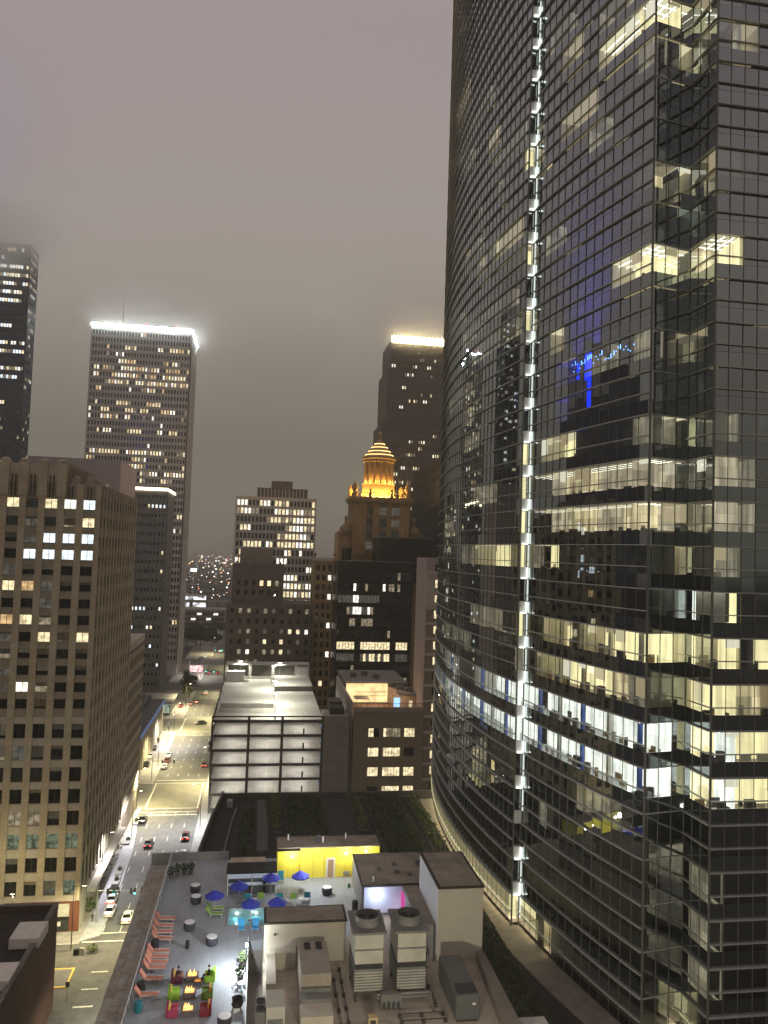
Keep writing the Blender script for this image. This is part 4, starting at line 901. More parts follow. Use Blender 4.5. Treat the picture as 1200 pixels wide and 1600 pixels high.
# upper storeys, then the taller lower ones
ZS = 39.3
facade(wallmb, uo, uu, un, 29.1, ZS, 83.1, [x + 60 for x in colx], sorted(rowz), ww, 1.75, stone, .45, lambda ci, ri, c: dpane(ci, ri + 8, c), stone2, .22)
facade(wallmb, uo, uu, un, 29.1, 6.2, ZS - .02, [x + 60 for x in colx], sorted(rowl), ww, 2.6, stone, .45, dpane, stonel, .15)
wallmb.box(-60, dx - .46, dy + .46, 195.5, 0, 83.0, stone)
wallmb.box(-60, dx + .04, dy - .05, dy + .5, 0, 6.2, stonel)
wallmb.build('front_wall', db)
# raised middle of the front with flutes and a broken crown
mb = MB(); mb.box(-60, -37.5, dy + .1, dy + 26, 83.1, 86.6, stone); mb.build('upper_block', db)
for i, x in enumerate([-58.6, -55.2, -51.8, -48.35, -44.9, -41.5, -38.1]):
    MB().box(x - .85, x + .85, dy - .25, dy + 1.0, 80.6, 87.0 + (i % 2) * .2, stone).lathe((x, dy + .4, 87.1), [(.8, 0), (.75, .3), (.45, .55)], stone, 10).build('crown_pier', db)
for i in range(14): MB().box(-37.5, -37.3, dy + 1.5 + i * 1.75, dy + 2.3 + i * 1.75, 83.2, 86.9 + .25 * (i % 2), stone2).build('crown_rib', db)
for x in colx:
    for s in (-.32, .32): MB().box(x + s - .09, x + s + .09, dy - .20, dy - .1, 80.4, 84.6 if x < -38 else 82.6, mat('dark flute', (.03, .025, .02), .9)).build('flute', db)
for x, z in ((-35.6, 83.1), (-33.0, 83.1)):
    MB().box(x - .8, x + .8, dy + .3, dy + 6, z, z + 1.0, stone2).lathe((x, dy + 1.2, z + 1), [(.7, 0), (.5, .5), (.1, .7)], stone2, 10).build('parapet_block', db)
# street side: close vertical piers
sidemb = MB()
sideo, su, sn = (dx, dy), (0, 1), (1, 0)
sp = MB(); ncol = 13
pickd = litpick(12, .02)
colsS = lin(ncol, 0, 42.5)
for z in lin(19, 9, 82): sidemb.obox(sideo, su, sn, .05, 42.5, -.44, -.14, z + .75, z + 2.6, stone2)
for c in colsS: sp.poly([(dx - .17, dy + c - 1.1, 6.2), (dx - .17, dy + c + 1.1, 6.2), (dx - .17, dy + c + 1.1, 82), (dx - .17, dy + c - 1.1, 82)], gdark)
sidemb.build('side_spandrels', db); sp.build('side_glazing', db, kind='stuff')
e = 0.
pu = ucube(stone)
for i in range(ncol + 1):
    y0 = 42.5 * i / ncol; link('side_pier', pu, db, (dx - .22, dy + y0, 6.0), (.5, 1.25, 77.0))
MB().box(dx - .46, dx + .05, dy - .02, dy + 43, 82.2, 83.1, stone2).build('side_cornice', db)
MB().box(dx - .45, dx + .02, dy, dy + 43, 0, 6.0, stonel).build('side_base', db)
MB().box(dx - .1, dx + 1.6, dy + 6, dy + 40, 4.6, 5.0, mat('cream canopy', (.5, .46, .36), .7)).build('street_canopy', db)
MB().box(-44, dx + .1, dy - .15, dy - .05, .1, 5.6, granite).build('shop_front', db)
MB().box(-37.2, -32.6, dy - .22, dy - .15, 2.9, 5.2, mat('pale shop blind', (.5, .5, .45), .8)).build('shop_blind', db)
MB().box(-37.2, -32.6, dy - .21, dy - .15, .3, 2.8, gdark).build('shop_window', db); MB().box(-34.6, -34.0, dy - .24, dy - .2, 1.2, 2.0, white).build('notice', db)
# lower banded wing behind it
an = thing('banded_wing', 'lower brown wing with horizontal bands behind the stone office block', 'building', (dx - 12, 209, 0))
mb = MB(); mb.box(-56, dx - .2, 196.0, 220.5, 0, 46.5, mat('brown band wall', (.17, .14, .105), .85, var=.2)); mb.build('wall', an)
for z in lin(11, 5, 46): MB().box(-56, dx, 196.05, 220.6, z - .7, z + .7, stone2).build('band', an)
MB().box(-56, dx, 196.05, 220.5, 45.8, 47.6, stonel).build('parapet', an)
MB().box(-40, -33, 199, 203, 46.5, 51.0, stonel).build('stair_head', an)

# ------------------------------------------------------------------ near red brick building, bottom left
rb = thing('red_brick_building', 'low dark red brick building cut off at the bottom left corner', 'building', (-40, 110, 0))
rbm = brickm('dark red brick', (.115, .05, .035), (.085, .04, .03), (.10, .075, .06), 1, .9, .32, .03)
MB().box(-60, -29.1, 70, 128.6, 0, 15.0, rbm, mat('dark roof', (.04, .03, .024), .9, var=.35)).build('wall', rb)
MB().box(-29.7, -29.05, 70, 128.65, 15, 15.9, rbm).build('parapet', rb); MB().box(-60, -29.7, 128.0, 128.65, 15, 15.9, rbm).build('parapet', rb)
MB().box(-29.75, -29.0, 70, 128.7, 15.9, 16.02, concd).build('coping', rb); MB().box(-60, -29.75, 127.95, 128.7, 15.9, 16.02, concd).build('coping', rb)
q0 = AZ(45, 1466, 15.5)
for (cx, cy_, w, d_, h_, lab) in ((q0.x, q0.y, 4.0, 5.0, 1.5, 'white rooftop unit on the near brick building'), (AZ(6, 1530, 15.5).x, AZ(6, 1530, 15.5).y, 2.6, 4.6, 1.3, 'white box cut by the left frame edge on the brick roof')):
    u_ = thing('rooftop_box', lab, 'air unit', (cx, cy_, 15)); MB().box(cx - w / 2, cx + w / 2, cy_ - d_ / 2, cy_ + d_ / 2, 15.2, 15.2 + h_, mat('cream cabinet', (.72, .68, .62), .6, var=.1)).build('cabinet', u_, bevel=.1); MB().box(cx - w / 2 + .2, cx + w / 2 - .2, cy_ - d_ / 2 + .2, cy_ + d_ / 2 - .2, 15, 15.2, steel).build('base', u_)
wb = thing('white_edge_building', 'sliver of pale building at the far left frame edge', 'building', (-70, 118, 0))
MB().box(-80, -44.4, 104, 122, 15.02, 19.0, mat('pale wall', (.5, .46, .4), .8, var=.1)).build('wall', wb); MB().box(-80, -44.3, 103.9, 122.1, 19, 19.3, conc).build('coping', wb)

# ------------------------------------------------------------------ generic slab tower
def tower(name, lab, x0, x1, y0, y1, zt, ncx, nrow, wm, ww, wh, depth, pickf, picks=None, ncy=0, zb=6, loc=None, sp=None, dark=None, cat='skyscraper', zrow=None, pier=None):
    t = thing(name, lab, cat, ((x0 + x1) / 2, (y0 + y1) / 2, 0)); w, p = MB(), MB()
    zr = lin(nrow, zb, zt - 1) if zrow is None else zrow
    facade(w, (x0, y0), (1, 0), (0, -1), x1 - x0, zb - 1, zt, lin(ncx, .6, x1 - x0 - .6), zr, ww, wh, wm, depth, mbpane(p, (1, 0), ww, wh, pickf), sp)
    if ncy:
        if x1 < 0: facade(w, (x1, y0), (0, 1), (1, 0), y1 - y0, zb - 1, zt, lin(ncy, .6, y1 - y0 - .6), zr, ww, wh, wm, depth, mbpane(p, (0, 1), ww, wh, picks or pickf), sp)
        else: facade(w, (x0, y1), (0, -1), (-1, 0), y1 - y0, zb - 1, zt, lin(ncy, .6, y1 - y0 - .6), zr, ww, wh, wm, depth, mbpane(p, (0, -1), ww, wh, picks or pickf), sp)
    w.box(x0 + depth, x1 - depth, y0 + depth, y1, 0, zt - .05, wm); w.box(x0, x1, y0, y0 + depth + .01, 0, zb - 1, wm)
    w.build('wall', t); p.build('window_panes', t, kind='stuff'); return t
greyc = mat('grey precast', (.56, .52, .48), .85, var=.08, scale=.05)
rows_g = {i: p for i, p in enumerate([.05] * 48)}
for i, p in ((44, .35), (42, .3), (41, .75), (40, .55), (39, .65), (38, .4), (36, .25), (35, .4), (34, .55), (32, .3), (30, .2), (29, .75), (28, .25), (27, .45), (26, .85), (25, .4), (23, .25), (20, .2), (16, .2), (12, .15), (9, .15), (5, .3)): rows_g[i] = p
gt = tower('grey_office_tower', 'tall grey gridded office tower with glowing white roof line in fog', -99, -44.4, 442, 477, 192.5, 33, 47, greyc, .95, 2.3, .5, litpick(21, .05, .55, (0, 1, 0, 3, 2), rows_g), litpick(5, .12), 8, zb=8)
crown = emis('white crown light', (.86, .97, 1), 120, True)
MB().box(-99, -44.4, 441.6, 442.0, 193.5, 194.1, crown).build('crown_light', gt); MB().box(-44.4, -44.0, 442, 477, 193.5, 194.1, crown).build('crown_light', gt); MB().box(-99, -44.4, 442, 477, 192.5, 195.0, greyc).build('roof_curb', gt)
MB().box(-82, -56, 450, 470, 195, 198, concd).build('penthouse', gt); MB().tube((-84, 452, 195), (-84, 452, 214), .35, .1, concd).build('mast', gt)
for x in (-84.6, -70, -54): MB().tube((x, 446, 195), (x, 446, 197.6), .2, .2, emis('red beacon', (1, .1, .08), 3)).build('beacon', gt)
mt_ = mat('grey ribbed wall', (.23, .23, .225), .8, var=.1)
mtw = tower('ribbed_grey_tower', 'grey ribbed tower with a warm lit roof edge before the grey gridded tower', -70, -44.5, 369, 396, 97.5, 14, 21, mt_, .85, 1.5, .3, litpick(8, .10, .5, (0, 1, 4), {19: .5, 18: .3, 14: .4, 13: .3, 11: .1, 8: .45, 7: .3, 2: .5}), litpick(9, .04), 6, dark=gdark, cat='office tower')
wc = emis('warm crown light', (1, .86, .55), 6, True)
MB().box(-70, -44.5, 368.5, 368.9, 97.4, 98.6, wc).build('crown_light', mtw); MB().box(-44.4, -44.0, 369, 396, 97.3, 98.3, wc).build('crown_light', mtw); MB().box(-70, -44.6, 369, 396, 97.45, 98.9, mt_).build('roof_curb', mtw)
for i in range(15): MB().box(-70 + i * 1.82 - .07, -70 + i * 1.82 + .07, 368.75, 369, 5, 97, mat('dark rib', (.07, .07, .07), .7)).build('rib', mtw)
fb = thing('windowless_ribbed_block', 'broad beige windowless block with fine ribs above the stone crown', 'building', (-61, 275, 0))
fbm = mat('beige ribbed metal', (.58, .50, .45), .8, var=.06, scale=.1)
MB().box(-75.3, -46.6, 260, 290, 0, 99.3, fbm).build('wall', fb)
for i in range(34): link('rib', ucube(mat('dark beige rib', (.30, .26, .22), .8)), fb, (-75.3 + .4 + i * .84, 259.95, 30), (.16, .14, 69.2))  # ribs in a darker beige than the wall
for x in (-55, -50.5): MB().box(x - .5, x + .5, 259.8, 259.86, 90.4, 91.3, LITW[2]).build('lit_window', fb)
lfm = mat('blue grey curtain wall', (.07, .08, .10), .5, var=.2)
lf = tower('fog_topped_tower', 'dark blue glass tower at left whose top fades into cloud', -165, -119.5, 398, 411, 219, 34, 50, lfm, 1.05, 1.7, .2, litpick(31, .1, .6, (0, 1, 4, 2), {48: .35, 49: .2, 47: .8, 46: .8, 45: .55, 44: .7, 43: .1, 38: .55, 37: .5, 35: .6, 34: .5, 31: .8, 30: .0, 29: .2, 27: .25, 24: .6, 23: .4}), litpick(32, .3), 6)
# mid town buildings to the right of the avenue
rows6 = {i: .25 for i in range(26)}
for i, p in ((21, .65), (20, .6), (19, .75), (18, .25), (17, .4), (16, .5), (15, .15), (14, .35), (12, .15), (11, .8), (10, .8), (9, .7)): rows6[i] = p
m6 = tower('white_grid_building', 'pale gridded office building with two step penthouse in the middle distance', -14.2, 26.2, 390, 420, 98, 21, 22, mat('pale precast', (.55, .51, .45), .85, var=.06, scale=.1), 1.25, 2.75, .6, litpick(41, .3, .6, (0, 1, 1, 0, 2), rows6), cat='office building')
MB().box(-4, 21.7, 394, 415, 98, 102.9, mat('dark penthouse', (.10, .09, .08), .8)).build('penthouse', m6); MB().box(3.3, 14.1, 398, 410, 102.9, 107, mat('brown penthouse', (.16, .135, .12), .8)).build('penthouse', m6)
for i in range(14): MB().box(-4 + 1.8 * i, -3.6 + 1.8 * i, 393.8, 394, 98, 102.6, greyc).build('penthouse_fin', m6)
dk = mat('dark brown brick', (.15, .125, .10), .9, var=.2, scale=.3)
rows7 = {i: .8 for i in range(11)}
s7 = tower('stepped_brick_building', 'dark brown brick building with stepped top behind the parking garage', -13.7, 21.8, 325, 350, 49.2, 10, 10, dk, 1.35, 1.9, .3, litpick(55, .3, .3, (1, 2, 2, 5, 0, 5), {9: .5, 8: .5, 7: .8, 6: .7, 5: .6}), cat='building')
w, p = MB(), MB(); facade(w, (-11.9, 327), (1, 0), (0, -1), 21.3, 49.2, 65.5, lin(6, 1, 20), [53.5, 57.5], 1.5, 2.2, dk, .3, mbpane(p, (1, 0), 1.5, 2.2, litpick(56, .55, .4, (1, 0, 2))))
w.box(-11.5, 9.0, 327.4, 348, 49.2, 65.4, dk); w.build('upper_block', s7); p.build('window_panes', s7, kind='stuff')
for x in lin(6, -12, 9.4): MB().box(x - .5, x + .5, 326.8, 328, 60, 66.6, dk).build('buttress', s7)
MB().box(-9.2, 4.5, 330, 344, 65.4, 72.2, mat('tan penthouse', (.24, .205, .165), .85, var=.1)).build('penthouse', s7)
# slim warm stone building with urns
es = mat('esperson stone', (.34, .235, .11), .85, var=.15, scale=.3); esd = mat('darker stone', (.25, .17, .08), .85, var=.15)  # second, darker tone of the same stone
sl = tower('slim_stone_building', 'slim warm stone building with balustraded top and urns', 21.9, 33, 327, 352, 67.6, 4, 15, es, 1.4, 2.3, .35, litpick(61, .3, .4, (2, 1, 0)), cat='building')
MB().box(21.6, 33.1, 326.4, 327.2, 66.6, 67.8, es).build('cornice', sl)
for i in range(22): MB().lathe((22 + i * .5, 326.9, 67.8), [(.1, 0), (.16, .3), (.08, .9)], es, 6).build('baluster', sl)
MB().box(21.8, 33, 326.7, 327.1, 68.7, 68.95, es).build('handrail', sl)
for x in (22.2, 30.5): MB().lathe((x, 327, 68.95), [(.4, 0), (.25, .5), (.75, 1.3), (.8, 1.7), (.3, 2.1)], es, 10).build('urn', sl)
# black glass building
bk = mat('black spandrel', (.012, .011, .010), .35, var=.2)
bb = thing('black_glass_building', 'black glass office building with two fully lit storeys', 'office building', (45, 312, 0))
w, p = MB(), MB()
def bpick(ci, ri):
    g = ci not in (6, 7, 18, 19, 24)
    if ri == 7: return LITW[0] if g else gdark
    if ri == 6: return (LITW[0] if 8 < ci < 18 and g and (ci * 7) % 5 > 1 else LITW[5]) if g else gdark
    if ri == 9: return LITW[2] if 3 < ci < 12 and g else gdark
    if ri == 10: return LITW[rl.choice((2, 5, 1))] if 2 < ci < 12 else gdark
    if ri == 11: return LITW[1] if ci in (5, 6) else (LITW[5] if ci < 14 else gdark)
    if ri == 12: return LITW[1] if ci in (5, 15) else (LITW[2] if ci in (9, 17, 18, 20) else gdark)
    return LITW[2] if rl.random() < .06 else gdark
facade(w, (29.6, 300), (1, 0), (0, -1), 29.8, 0, 68.2, lin(25, .3, 29.5), [3.5 + 4.55 * i for i in range(14)][:14], 1.02, 2.9, bk, .15, mbpane(p, (1, 0), 1.02, 2.9, bpick))
w.box(29.8, 59.2, 300.2, 322, 0, 68, bk); w.build('wall', bb); p.build('window_panes', bb, kind='stuff')
MB().box(46.8, 69.4, 306, 330, 60, 78.0, bk).build('roof_block', bb); MB().box(46.7, 69.5, 305.9, 330, 78, 78.3, concd).build('coping', bb)
MB().box(29.4, 59.5, 299.8, 300.1, 68.2, 68.6, concd).build('coping', bb)
# pink brick building beside the tower
pkm = mat('pinkish render', (.36, .305, .275), .85, var=.06, scale=.2); pkb = mat('tan banded brick', (.26, .215, .155), .85, var=.15, scale=.6); trim = mat('pale terracotta', (.48, .435, .36), .8, var=.1)
pk = thing('pink_brick_building', 'narrow pinkish brick building squeezed beside the glass tower with terracotta bands', 'building', (52, 225, 0))
MB().box(47.0, 62, 217.2, 232, 0, 70.9, pkm).build('wall', pk)
MB().box(47.3, 62, 216.9, 217.2, 0, 66, pkb).build('brick_front', pk)
for i in range(15): MB().box(47.05, 62, 216.6, 216.9, 3.4 + 4.4 * i, 4.1 + 4.4 * i, trim).build('string_course', pk)
MB().box(47.0, 62, 216.3, 217.2, 66.0, 67.2, trim).build('cornice', pk); MB().box(47, 62, 216.5, 217.2, 57, 58.2, trim).build('cornice', pk); MB().box(47, 49.5, 216.7, 217.2, 58.2, 66, trim).build('corner_pier', pk)
for i in range(15):
    for x, s in ((50.2, i), (53.6, i * 3 + 1), (57, i * 5)):
        m = LITW[0] if (i in (1, 2, 5, 8, 9, 11, 13, 12) and x < 52) or s % 7 == 3 else gdark
        o = MB().box(x - .75, x + .75, 216.78, 216.88, 5.2 + 4.4 * i, 7.4 + 4.4 * i, m).build('window', pk); MB().box(x - .85, x + .85, 216.6, 216.9, 5.0 + 4.4 * i, 5.2 + 4.4 * i, trim).build('sill', o); MB().box(x - .04, x + .04, 216.74, 216.78, 5.2 + 4.4 * i, 7.4 + 4.4 * i, frame).build('bar', o)
# dark slab at the right
ds = tower('dark_slab_building', 'nearly black slab building behind the domed tower', 78, 110, 322, 402, 115, 10, 22, mat('near black wall', (.022, .019, .016), .8), 1.2, 2.4, .3, litpick(71, .05), litpick(72, .03, .3, (2, 2, 5)), 22, cat='office building')
# tapering brown tower with lit crown
bt = thing('brown_crowned_tower', 'tall dark brown tower with a blazing golden roof line in fog', 'skyscraper', (94, 500, 0))
brm = mat('brown granite', (.10, .082, .070), .8, var=.1, scale=.05)
steps = [(69.5, 122, 0, 120), (72.0, 118.0, 120, 155), (74.5, 114, 155, 190), (76.7, 111.5, 190, 210)]
pbr = litpick(81, .06, .45, (1, 0, 2), {34: .2, 32: .45, 30: .55, 29: .2, 28: .6, 27: .5, 26: .25, 24: .15, 37: .15, 40: .3, 41: .2, 45: .3, 46: .15})
kk = 0
for x0, x1, z0, z1 in steps:
    w, p = MB(), MB(); nr = int((z1 - z0) / 4.1); off = kk
    facade(w, (x0, 480 + (x0 - 69.5) * .3), (1, 0), (0, -1), x1 - x0, z0, z1, lin(int((x1 - x0) / 1.55), .3, x1 - x0 - .3), lin(nr, z0, z1 - 1.0), .8, 2.0, brm, .4, mbpane(p, (1, 0), .8, 2.0, lambda c, r, o=off: pbr(c, r + o)))
    w.box(x0 + .1, x1 - .1, 480.4 + (x0 - 69.5) * .3, 520, z0, z1 - .01, brm); w.build('shaft', bt); p.build('window_panes', bt, kind='stuff'); kk += nr
gc = emis('golden crown light', (1, .80, .42), 30, True)
MB().box(76.7, 111.5, 481.6, 482.1, 207.5, 211.8, gc).build('crown_light', bt)
for i in range(16): MB().box(76.7 + i * 2.3, 77.3 + i * 2.3, 481.2, 481.6, 206, 212.6, brm).build('crown_pier', bt)
for x in (76.9, 111.2): MB().tube((x, 481.6, 211), (x, 481.6, 216), .2, .1, brm).build('mast', bt)
# domed tower
ex, ey = 49.6, 336.0
ed = thing('domed_stone_tower', 'ornate stone tower topped by a floodlit golden columned drum', 'tower', (ex, ey, 0))
w, p = MB(), MB()
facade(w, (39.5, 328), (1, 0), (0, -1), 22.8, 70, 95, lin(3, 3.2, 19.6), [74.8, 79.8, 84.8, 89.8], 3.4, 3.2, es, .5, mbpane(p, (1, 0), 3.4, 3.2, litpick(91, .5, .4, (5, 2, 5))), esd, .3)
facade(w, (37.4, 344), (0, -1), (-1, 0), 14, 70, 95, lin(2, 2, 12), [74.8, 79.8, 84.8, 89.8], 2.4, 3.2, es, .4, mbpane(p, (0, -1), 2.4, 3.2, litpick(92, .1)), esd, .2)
w.box(37.9, 62.3, 328.6, 345, 0, 95.2, es); w.box(32.3, 68.4, 330.5, 350, 0, 80.3, es); w.build('shaft', ed); p.build('window_panes', ed, kind='stuff')
for x in (39.5 + 2.0, 47.6 - .6, 53.6 - .6, 61.8): MB().box(x - .55, x + .55, 327.5, 328.2, 70, 93.6, es).build('pilaster', ed)
MB().box(36.8, 63.2, 326.9, 346, 93.6, 94.6, es).build('cornice', ed); MB().box(36.2, 63.8, 326.5, 346.4, 94.6, 95.8, es).build('cornice', ed)
for x0, x1 in ((38.5, 44.2), (45.6, 53.6), (55.0, 61)):
    MB().box(x0, x1, 326.6, 327.0, 97.5, 97.8, es).build('balustrade_rail', ed)
    for i in range(int((x1 - x0) / .7)): MB().lathe((x0 + .35 + i * .7, 326.8, 95.8), [(.12, 0), (.22, .6), (.1, 1.7)], es, 6).build('baluster', ed)
for x, y in ((38.3, 328), (61.4, 328), (44.9, 326.9), (54.3, 326.9), (38.3, 344), (61.4, 344)):
    big = y != 326.9
    MB().lathe((x, y, 95.8), [(1.3, 0), (1.2, 1.6), (.7, 2), (1.5, 3.6), (1.2, 4.8), (.4, 6.2)] if big else [(.8, 0), (.7, 1.6), (.4, 2), (.7, 2.8), (.2, 3.6)], es, 10).build('urn', ed)
MB().lathe((ex, ey, 95.8), [(8.0, 0), (7.6, 1), (7.2, 1.2), (7.0, 5.8), (7.3, 6.2), (6.9, 6.4)], es, 32).build('drum_base', ed)
MB().lathe((ex, ey, 102.2), [(4.6, 0), (4.6, 10)], es, 24).build('inner_drum', ed)
colp = MB().lathe((0, 0, 0), [(.78, 0), (.62, .5), (.52, 9.0), (.8, 9.6)], es, 10).mesh('column')
for j in range(14):
    a = math.tau * (j + .5) / 14; link('column', colp, ed, (ex + 6.1 * math.cos(a), ey + 6.1 * math.sin(a), 102.2))
MB().lathe((ex, ey, 111.8), [(7.0, 0), (7.0, .9), (7.6, 1.3), (7.4, 2.2), (6.6, 2.6)], es, 32).build('entablature', ed)
rz_ = [(6.3, 114.3), (5.0, 116.0), (3.7, 117.8), (2.4, 119.4)]
for r_, z in rz_: MB().lathe((ex, ey, z), [(r_, 0), (r_ - .2, 1.1), (r_ - 1.3, 1.75)], es, 28).build('stepped_roof', ed)
led = emis('golden led', (1, .62, .24), 3.2, True)
for r_, z in rz_: MB().lathe((ex, ey, z + .42), [(r_ + .02, 0), (r_ + .06, .12), (r_ + .02, .3)], led, 28).build('roof_light_ring', ed)
MB().lathe((ex, ey, 121), [(1.4, 0), (1.2, .6), (.9, .8), (.9, 3), (1.3, 3.3), (.9, 3.8), (.2, 4.8)], es, 10).build('lantern', ed)
for j in range(16):
    a = math.tau * j / 16; x, y = ex + 8.8 * math.cos(a), ey + 8.8 * math.sin(a)
    if y < ey + 4: lamp('drum_floodlight', (x, y, 96.3), 4200, (1, .60, .14), ed, .3)
for j in range(14):
    a = math.tau * (j) / 14; x, y = ex + 6.4 * math.cos(a), ey + 6.4 * math.sin(a)
    if y < ey + 3: lamp('column_uplight', (x, y, 102.7), 700, (1, .52, .14), ed, .2)
for x in (35.3, 65.2):
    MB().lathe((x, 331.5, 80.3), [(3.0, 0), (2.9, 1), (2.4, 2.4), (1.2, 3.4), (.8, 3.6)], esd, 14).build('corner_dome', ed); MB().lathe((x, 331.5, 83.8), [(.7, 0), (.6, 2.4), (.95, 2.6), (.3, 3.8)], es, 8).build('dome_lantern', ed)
MB().lathe((36.2, 330.3, 65.5), [(2.4, 0), (2.4, 8)], gdark, 16).build('arched_window', ed); MB().box(31.6, 69, 329.8, 330.6, 79.3, 80.6, es).build('cornice', ed)
# ------------------------------------------------------------------ parking garage
GY, GX0, GX1, GX2, GT = 216.0, -11.6, 18.6, 26.0, 26.0
ga = thing('parking_garage', 'brightly lit open parking garage with dark concrete frame', 'parking garage', (7, 250, 0))
gfr = mat('garage frame', (.07, .064, .054), .85, var=.15); gsl = mat('garage slab', (.42, .405, .37), .85, var=.15, scale=.3); grf = mat('garage roof slab', (.36, .355, .31), .75, var=.12, scale=.12)
GB = 290.0; lv = 3.93
gtube = emis('garage tube', (1, .95, .87), 52, True)
for i in range(7):
    z = GT - 1.1 - lv * i
    if z < 1: break
    MB().box(GX0 + .1, GX1, GY + .3, GB, z - .3, z, grf if i == 0 else gsl).build('parking_slab', ga)
    MB().box(GX0 - .02, GX1, GY - .05, GY + .3, z - .55, z + .12, gfr).build('edge_beam', ga)
    MB().box(GX0, GX0 + .3, GY, GB, z - .55, z + .75, gfr).build('edge_beam', ga)
    if i:
        MB().box(GX0 + .4, GX1 - .1, GY + 16, GY + 16.3, z, z + 3.5, mat('garage back wall', (.5, .48, .43), .85, var=.2, scale=.3)).build('rear_wall', ga)
        for x in lin(3, GX0 + 1, GX1 - 1):
            for y in (GY + 3.5, GY + 9): MB().box(x - 2.2, x + 2.2, y - .12, y + .12, z + lv - .46, z + lv - .38, gtube).build('ceiling_light', ga)
        for x in lin(11, GX0 + 1, GX1 - 1): MB().poly([(x - .07, GY + 1.2, z + .006), (x + .07, GY + 1.2, z + .006), (x + .07, GY + 5.6, z + .006), (x - .07, GY + 5.6, z + .006)], paint).build('bay_line', ga)
        MB().box(13.2, 13.6, GY + .8, GY + 1.2, z, z + 1.5, black).build('bollard', ga)
        MB().box(GX1 - .5, GX1 - .1, GY + .35, GY + .5, z + 2.0, z + 2.5, emis('blue sign glow', (.15, .4, 1), 2.2)).build('blue_sign', ga)
MB().box(GX0, GX1, GY - .05, GY + .25, GT - .25, GT + .12, gfr).build('top_rail', ga)
for x in (GX0 + .05, -1.7, 7.4, GX1 - .1): MB().box(x - .35 if x > GX0 + 1 else x - .2, x + .35 if x > GX0 + 1 else x + .3, GY - .12, GY + .55, 0, GT, gfr).build('column', ga)
for y in (GY + 14, GY + 28, GY + 42, GY + 56, GB - .4): MB().box(GX0 - .1, GX0 + .5, y - .3, y + .3, 0, GT - .4, gfr).build('column', ga)
st_ = MB().box(GX1 + .05, GX2, GY - .1, GY + 9, 0, GT + .1, mat('garage stair wall', (.25, .225, .19), .85, var=.12)).build('stair_wall', ga)
for i in range(6): MB().box(GX1 + .1, GX2 - .02, GY - .13, GY - .1, 2 + lv * i, 2.08 + lv * i, gfr).build('panel_joint', ga)
for i in range(1, 5): MB().box(GX1 + i * 1.5, GX1 + .04 + i * 1.5, GY - .12, GY - .1, 0, GT, mat('joint line', (.14, .125, .1), .9)).build('panel_joint', ga)
MB().box(GX1 + 2, GX1 + 6, GY + 2, GY + 8, GT + .1, GT + 2.0, mat('dark plant box', (.035, .033, .03), .7)).build('plant_box', ga); MB().box(GX1 + 2.4, GX1 + 6, GY + 7, GY + 14, GT - .6, GT + 2.6, mat('brown plant box', (.09, .07, .055), .8)).build('plant_box', ga)
# roof: sunken ramp on the left, lane lines, rear ramp house, lamps
rz0 = GT - 1.1
MB().box(GX0 + 1.2, 5.2, GY + 10.5, GY + 11.0, rz0, rz0 + 1.0, gsl).build('ramp_wall', ga); MB().box(GX0 + 1.2, 5.2, GY + 18, GY + 18.3, rz0, rz0 + 1.1, mat('garage back wall', (0, 0, 0))).build('ramp_wall', ga)
MB().box(GX0 + 1.2, 5.2, GY + 11, GY + 18, rz0 + .004, rz0 + .01, concd).build('ramp_opening', ga)
for y in (GY + 12.4, GY + 15.5): MB().box(GX0 + 2, 4.6, y - .25, y + .25, rz0 + .012, rz0 + .02, mat('worn grey', (.2, .19, .2), .8)).build('tyre_band', ga)
MB().box(5.2, 5.6, GY + 1, GB - 6, rz0, rz0 + .8, gsl).build('median_wall', ga)
for i in range(6):
    y = GY + 34 + i * 3.4; MB().box(GX0 + 1, 4.8, y, y + .12, rz0 + .005, rz0 + .02, mat('worn grey', (0, 0, 0))).build('roof_joint', ga)
for i in range(7): MB().poly([(7.5 + i * 1.5, GY + 30, rz0 + .006), (7.62 + i * 1.5, GY + 30, rz0 + .006), (7.12 + i * 1.5, GY + 35, rz0 + .006), (7.0 + i * 1.5, GY + 35, rz0 + .006)], paint).build('bay_line', ga)
for i in range(6): MB().poly([(8 + i * 1.6, GY + 8, rz0 + .006), (8.12 + i * 1.6, GY + 8, rz0 + .006), (7.6 + i * 1.6, GY + 13, rz0 + .006), (7.5 + i * 1.6, GY + 13, rz0 + .006)], paint).build('bay_line', ga)
MB().box(5.7, GX1 - .2, GY + 44, GY + 44.6, rz0, rz0 + 1.6, concd).build('ramp_wall', ga); MB().box(5.7, GX1 - .2, GY + 44.6, GB - 8, rz0 + .3, rz0 + 1.6, grf).build('upper_ramp', ga)
rr_ = GB - 6
MB().box(GX0 + .4, GX1, rr_, rr_ + .3, rz0, rz0 + .9, gsl).build('rear_parapet', ga)
for x in (GX0 + .6, -2.6, 5.6, 14, GX1 - .2): MB().box(x - .5, x + .5, rr_ + .3, rr_ + 1.2, rz0, rz0 + 5.0, gsl).build('rear_column', ga)
MB().box(GX0 + .4, GX1, rr_ + .2, GB, rz0 + 5.0, rz0 + 5.4, gsl).build('rear_roof', ga); MB().box(GX0 + .4, GX1, rr_ + 5.5, GB, rz0, rz0 + 5, concd).build('rear_wall', ga); MB().box(14.2, GX1 - .4, rr_ - .2, rr_ + 2, rz0, rz0 + 4.4, white).build('lift_lobby', ga)
MB().box(GX0 + .6, -4.5, rr_ - 4, rr_ - 1, rz0, rz0 + 3.2, mat('white louvre', (.55, .55, .5), .6)).build('louvred_unit', ga)
